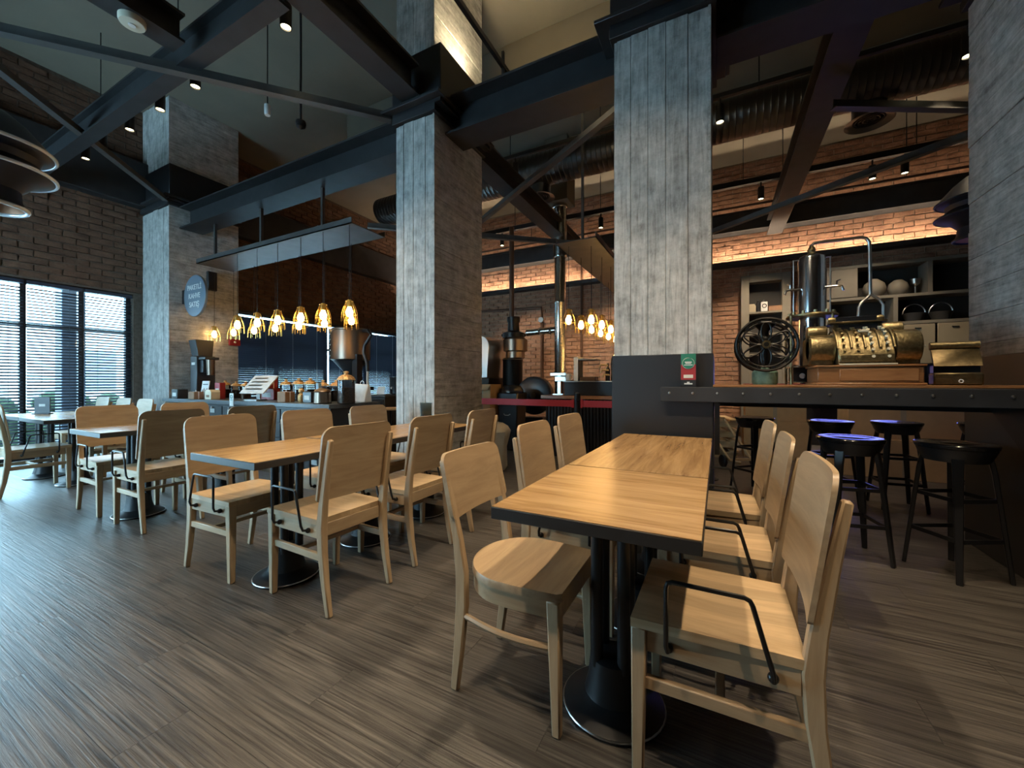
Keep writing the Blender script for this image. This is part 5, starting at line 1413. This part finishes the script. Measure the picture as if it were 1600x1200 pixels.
# barrier belt
def stanchion(x, y, label):
    s = thing('barrier_post', label, 'barrier post', (x, y, 0), group='belt barrier posts')
    MB().lathe([(0.16, 0), (0.16, 0.012), (0.05, 0.03), (0.035, 0.04), (0.033, 0.86), (0.042, 0.87), (0.042, 0.97), (0.0005, 0.98)], 20).build('post', 'blackplas', s)
    return s
stanchion(-1.68, 5.15, 'black belt barrier post before the ribbed bar')
stanchion(-3.75, 5.15, 'black belt barrier post behind the slim column')
stanchion(-0.15, 5.15, 'black belt barrier post behind the steel-clad column')
for a, b, l in ((-3.705, -1.725, 'red barrier belt stretched before the roaster'), (-1.635, -0.195, 'red barrier belt stretched before the ribbed bar')):
    tag(MB().box(a, b, 5.147, 5.153, 0.785, 0.875).box(a, a + 0.03, 5.14, 5.16, 0.775, 0.885).box(b - 0.03, b, 5.14, 5.16, 0.775, 0.885).build('barrier_belt', 'belt'), l, 'barrier belt')
# brown wall pipes on the back wall
wp = thing('wall_pipe', 'brown pipework fixed to the brick wall behind the flue', 'pipe', (0, YB - 0.07, 0))
p0 = lambda u, v: (PY(u, v, YB - 0.07).x, 0, PY(u, v, YB - 0.07).z)
MB().tube([p0(750, 487), p0(846, 481), p0(846.5, 500), p0(847, 640)], 0.035, 10).build('pipe', 'rustpipe', wp)
MB().tube([p0(909, 400), p0(909, 560)], 0.03, 8).build('pipe', 'rustpipe', wp)
MB().cyl((p0(846, 500)[0], -0.05, p0(846, 500)[2]), (p0(846, 500)[0], 0.03, p0(846, 500)[2]), 0.07, n=14).build('junction', 'steel', wp)

# ================================================================== BACK SHELVING
def q9(u, v, Y=YB - 0.3): return PY(u, v, Y)
ni = thing('wall_niche_cabinet', 'grey framed open display cabinet on the brick wall', 'cabinet', (q9(1197, 500).x, YB - 0.165, 0))
a = PY(1158, 500, YB - 0.3).x - ni.location.x; b = PY(1236, 500, YB - 0.3).x - ni.location.x
zt = q9(1197, 428).z
MB().box(a, a + 0.14, -0.14, 0.13, 0, zt).box(b - 0.14, b, -0.14, 0.13, 0, zt).box(a + 0.1405, b - 0.1405, -0.138, 0.13, zt - 0.14, zt - 0.001).build('frame', 'cabinet', ni, bevel=0.004)
MB().box(a + 0.14, b - 0.14, 0.10, 0.13, 0, zt - 0.14).build('back_panel', 'cabdark', ni)
zs_ = [q9(1197, v).z for v in (486, 520, 552)]
for z in zs_:
    MB().box(a + 0.14, b - 0.14, -0.13, 0.10, z - 0.035, z).build('shelf', 'cabinet', ni)
MB().box(a + 0.14, b - 0.14, -0.135, 0.10, 0.0, q9(1197, 578).z).build('lower_door', 'cabinet', ni, bevel=0.004)
def shelfitem(name, label, cat, u, z, prof, mat, Y=YB - 0.22, n=16):
    o = thing(name, label, cat, (PY(u, 500, Y).x, Y, z + 0.0005))
    MB().lathe(prof, n).build('body', mat, o)
    return o
z1_ = zs_[0]
b1 = thing('cream_box', 'cream house-shaped box on the top shelf of the grey cabinet', 'box', (PY(1173, 500, YB - 0.22).x, YB - 0.22, z1_ + 0.0005))
MB().box(-0.085, 0.085, -0.06, 0.06, 0, 0.11).prism([(-0.085, 0.11), (0.085, 0.11), (0.06, 0.16), (-0.06, 0.16)], -0.06, 0.06, axis=1).build('body', 'cream', b1)
b2 = thing('white_packet', 'white packet with a round mark on the grey cabinet shelf', 'packet', (PY(1194, 500, YB - 0.22).x, YB - 0.22, z1_ + 0.0005))
MB().box(-0.055, 0.055, -0.05, 0.05, 0, 0.19).build('body', 'paper', b2, bevel=0.005)
MB().torus((0, -0.052, 0.11), 0.035, 0.008, axis=1, n=16, m=5).build('printed_ring', 'graphite', b2)
MB().lathe([(0.03, 0.19), (0.02, 0.23), (0.0005, 0.235)], 10).build('cap', 'graphite', b2)
b3 = thing('wooden_tray', 'low wooden box on the grey cabinet shelf', 'box', (PY(1213, 500, YB - 0.22).x, YB - 0.22, z1_ + 0.0005))
MB().box(-0.135, 0.135, -0.06, 0.06, 0, 0.09).build('body', 'kraft', b3, bevel=0.004)
MB().box(-0.138, 0.138, -0.062, 0.062, 0.09, 0.10).build('lid', 'kraft', b3, bevel=0.003)
shelfitem('black_kettle', 'small black kettle between the cream box and the white packet', 'kettle', 1184.5, z1_, [(0.034, 0), (0.04, 0.05), (0.034, 0.14), (0.02, 0.18), (0.025, 0.22), (0.0005, 0.235)], 'blackplas')

# wide shelf unit
sh = thing('shelf_unit', 'wide grey open shelf unit with cream drawers on the back wall', 'shelf unit', (2.7, YB - 0.25, 0))
xa, xb = PY(1292, 500, YB - 0.45).x - 2.7, 5.4 - 2.7
ztop = PY(1400, 408, YB - 0.45).z
zm1 = PY(1400, 460, YB - 0.45).z; zm2 = PY(1450, 500, YB - 0.45).z; zm3 = PY(1450, 535, YB - 0.45).z
MB().box(xa, xb, 0.18, 0.22, 0, ztop).build('back_panel', 'cabdark', sh)
for z in (ztop, zm1, zm2):
    MB().box(xa, xb, -0.20, 0.18, z - 0.05, z).build('shelf_board', 'cabinet', sh, bevel=0.003)
for x, za_, zb_ in ((xa, 0, ztop - 0.05), (PY(1396, 500, YB - 0.45).x - 2.7, 0, zm1 - 0.05), (PY(1450, 430, YB - 0.45).x - 2.7, zm1, ztop - 0.05), (xb - 0.06, 0, ztop - 0.05)):
    MB().box(x, x + 0.06, -0.20, 0.18, za_, zb_).build('upright', 'cabinet', sh, bevel=0.003)
MB().box(xa + 0.06, PY(1340, 500, YB - 0.45).x - 2.7, -0.21, -0.19, zm1 + 0.01, ztop - 0.055).build('cupboard_door', 'cabinet', sh, bevel=0.004)
x = PY(1398, 500, YB - 0.45).x - 2.7 + 0.08
while x < xb - 0.5:
    d = MB().box(x, x + 0.42, -0.21, -0.19, zm3 - 0.55, zm2 - 0.06).build('drawer', 'cream', sh, bevel=0.004)
    MB().box(x + 0.17, x + 0.25, -0.225, -0.21, zm2 - 0.14, zm2 - 0.12).build('handle', 'black', d)
    x += 0.45
for u, l in ((1366, 'round pale stone vase, the taller of two on the back shelf'), (1403, 'round pale stone vase, the squatter of two on the back shelf')):
    r = 0.16 if u == 1366 else 0.14
    shelfitem('round_vase', l, 'vase', u, zm1, [(r * 0.5, 0), (r * 0.9, r * 0.4), (r, r * 0.95), (r * 0.85, r * 1.5), (r * 0.4, r * 1.9), (r * 0.3, r * 2.0 if u == 1366 else r * 1.8), (r * 0.25, r * 1.7)], 'cabinet', YB - 0.30, 24)
shelfitem('small_goblet', 'small metal goblet on the back shelf beside the vases', 'goblet', 1430, zm1, [(0.06, 0), (0.01, 0.02), (0.012, 0.14), (0.06, 0.18), (0.07, 0.26), (0.06, 0.26), (0.0005, 0.2)], 'steel', YB - 0.30)
for u, l in ((1428, 'low glass basket on the lower back shelf, nearer the vases'), (1470, 'wire basket with arched handle on the lower back shelf')):
    o = thing('wire_basket', l, 'basket', (PY(u, 500, YB - 0.3).x, YB - 0.30, zm2 + 0.0005))
    MB().lathe([(0.10, 0), (0.15, 0.14), (0.145, 0.14), (0.095, 0.004), (0.0005, 0.003)], 18, caps=False).build('bowl', 'cabdark', o)
    MB().tube([(0.145 * math.cos(PI * i / 10), 0, 0.13 + 0.17 * math.sin(PI * i / 10)) for i in range(11)], 0.008, 6).build('handle', 'steel', o)
# stored cartons and pallet behind the bar
carton((0.74, 7.2, 0.0), 0.8, 0.6, 0.55, 'large cardboard carton on the floor behind the bar stools')
carton((0.74, 7.2, 0.552), 0.75, 0.55, 0.40, 'cardboard carton stacked on the large carton behind the bar')
rcn = thing('red_edged_carton', 'cardboard carton with red edges on top of the carton stack', 'carton', (0.72, 7.15, 0.955))
MB().box(-0.36, 0.36, -0.25, 0.25, 0, 0.12).build('body', 'card', rcn, bevel=0.004)
MB().box(-0.365, 0.365, -0.255, 0.255, 0.12, 0.14).build('lid_edge', 'red', rcn)
MB().box(0.27, 0.362, -0.2525, -0.25, 0.0, 0.12).build('red_panel', 'red', rcn)
carton((1.9, 6.4, 0.0), 1.2, 0.6, 0.45, 'wide low cardboard carton behind the stools')
carton((1.9, 6.4, 0.452), 1.0, 0.5, 0.38, 'cardboard carton stacked on the wide low carton')
carton((2.95, 5.7, 0.0), 0.8, 0.5, 0.80, 'tall cardboard carton behind the dark column')
pt = thing('wooden_pallet', 'pine pallet leaning stack on the floor by the steel-clad column', 'pallet', (-0.22, 7.0, 0), rz=R(12))
for j in range(4):
    z = j * 0.15
    for k in range(3):
        MB().box(-0.4, 0.4, -0.38 + k * 0.33, -0.28 + k * 0.33, z, z + 0.09).build('block', 'pallet', pt, bevel=0.003)
    for k in range(5):
        MB().box(-0.42 + k * 0.18, -0.30 + k * 0.18, -0.4, 0.4, z + 0.092, z + 0.115).build('deck_plank', 'pallet', pt, bevel=0.002)
hj = thing('hand_truck', 'yellow steel hand truck before the pallets', 'hand truck', (-0.02, 6.2, 0), rz=R(30))
MB().tube([(-0.2, 0, 0.62), (-0.2, -0.05, 0.58), (0.0, -0.3, 0.10), (0.12, -0.36, 0.07)], 0.018, 8).build('frame', 'pallet', hj)
MB().tube([(0.1, 0, 0.62), (0.1, -0.05, 0.58), (0.3, -0.3, 0.10), (0.42, -0.36, 0.07)], 0.018, 8).build('frame', 'pallet', hj)
MB().bar((-0.2, -0.02, 0.62), (0.1, -0.02, 0.62), 0.03, 0.03).bar((0.0, -0.3, 0.1), (0.3, -0.3, 0.1), 0.03, 0.03).build('crossbar', 'pallet', hj)
for x in (-0.06, 0.36):
    MB().lathe([(0.06, -0.02), (0.08, -0.015), (0.08, 0.015), (0.06, 0.02)], 20, (x, -0.26, 0.08), axis=0).build('wheel', 'blackplas', hj)
# added unseen box behind the register; its blue panel gives the stool sheen
scn = thing('added_glow_box', 'unseen box with a blue glowing panel, added for the sheen on the stools', 'light box', (2.2, YB - 0.62, 0))
MB().box(-0.85, 0.80, -0.14, 0.14, 0, 0.98).build('cabinet', 'blackplas', scn, bevel=0.008)
MB().box(-0.85, 0.80, -0.12, 0.14, 0.98, 1.40).build('header', 'blackplas', scn, bevel=0.008)
MB().box(-0.74, 0.42, -0.126, -0.1215, 1.02, 1.38).build('glowing_panel', 'blueglow', scn)
MB().box(-0.85, 0.80, -0.46, -0.12, 1.40, 1.415).box(-0.85, -0.835, -0.46, -0.12, 1.2, 1.40).box(0.785, 0.80, -0.46, -0.12, 1.2, 1.40).build('glow_shield', 'blackplas', scn)  # added shield, stops the blue glow reaching the beams above
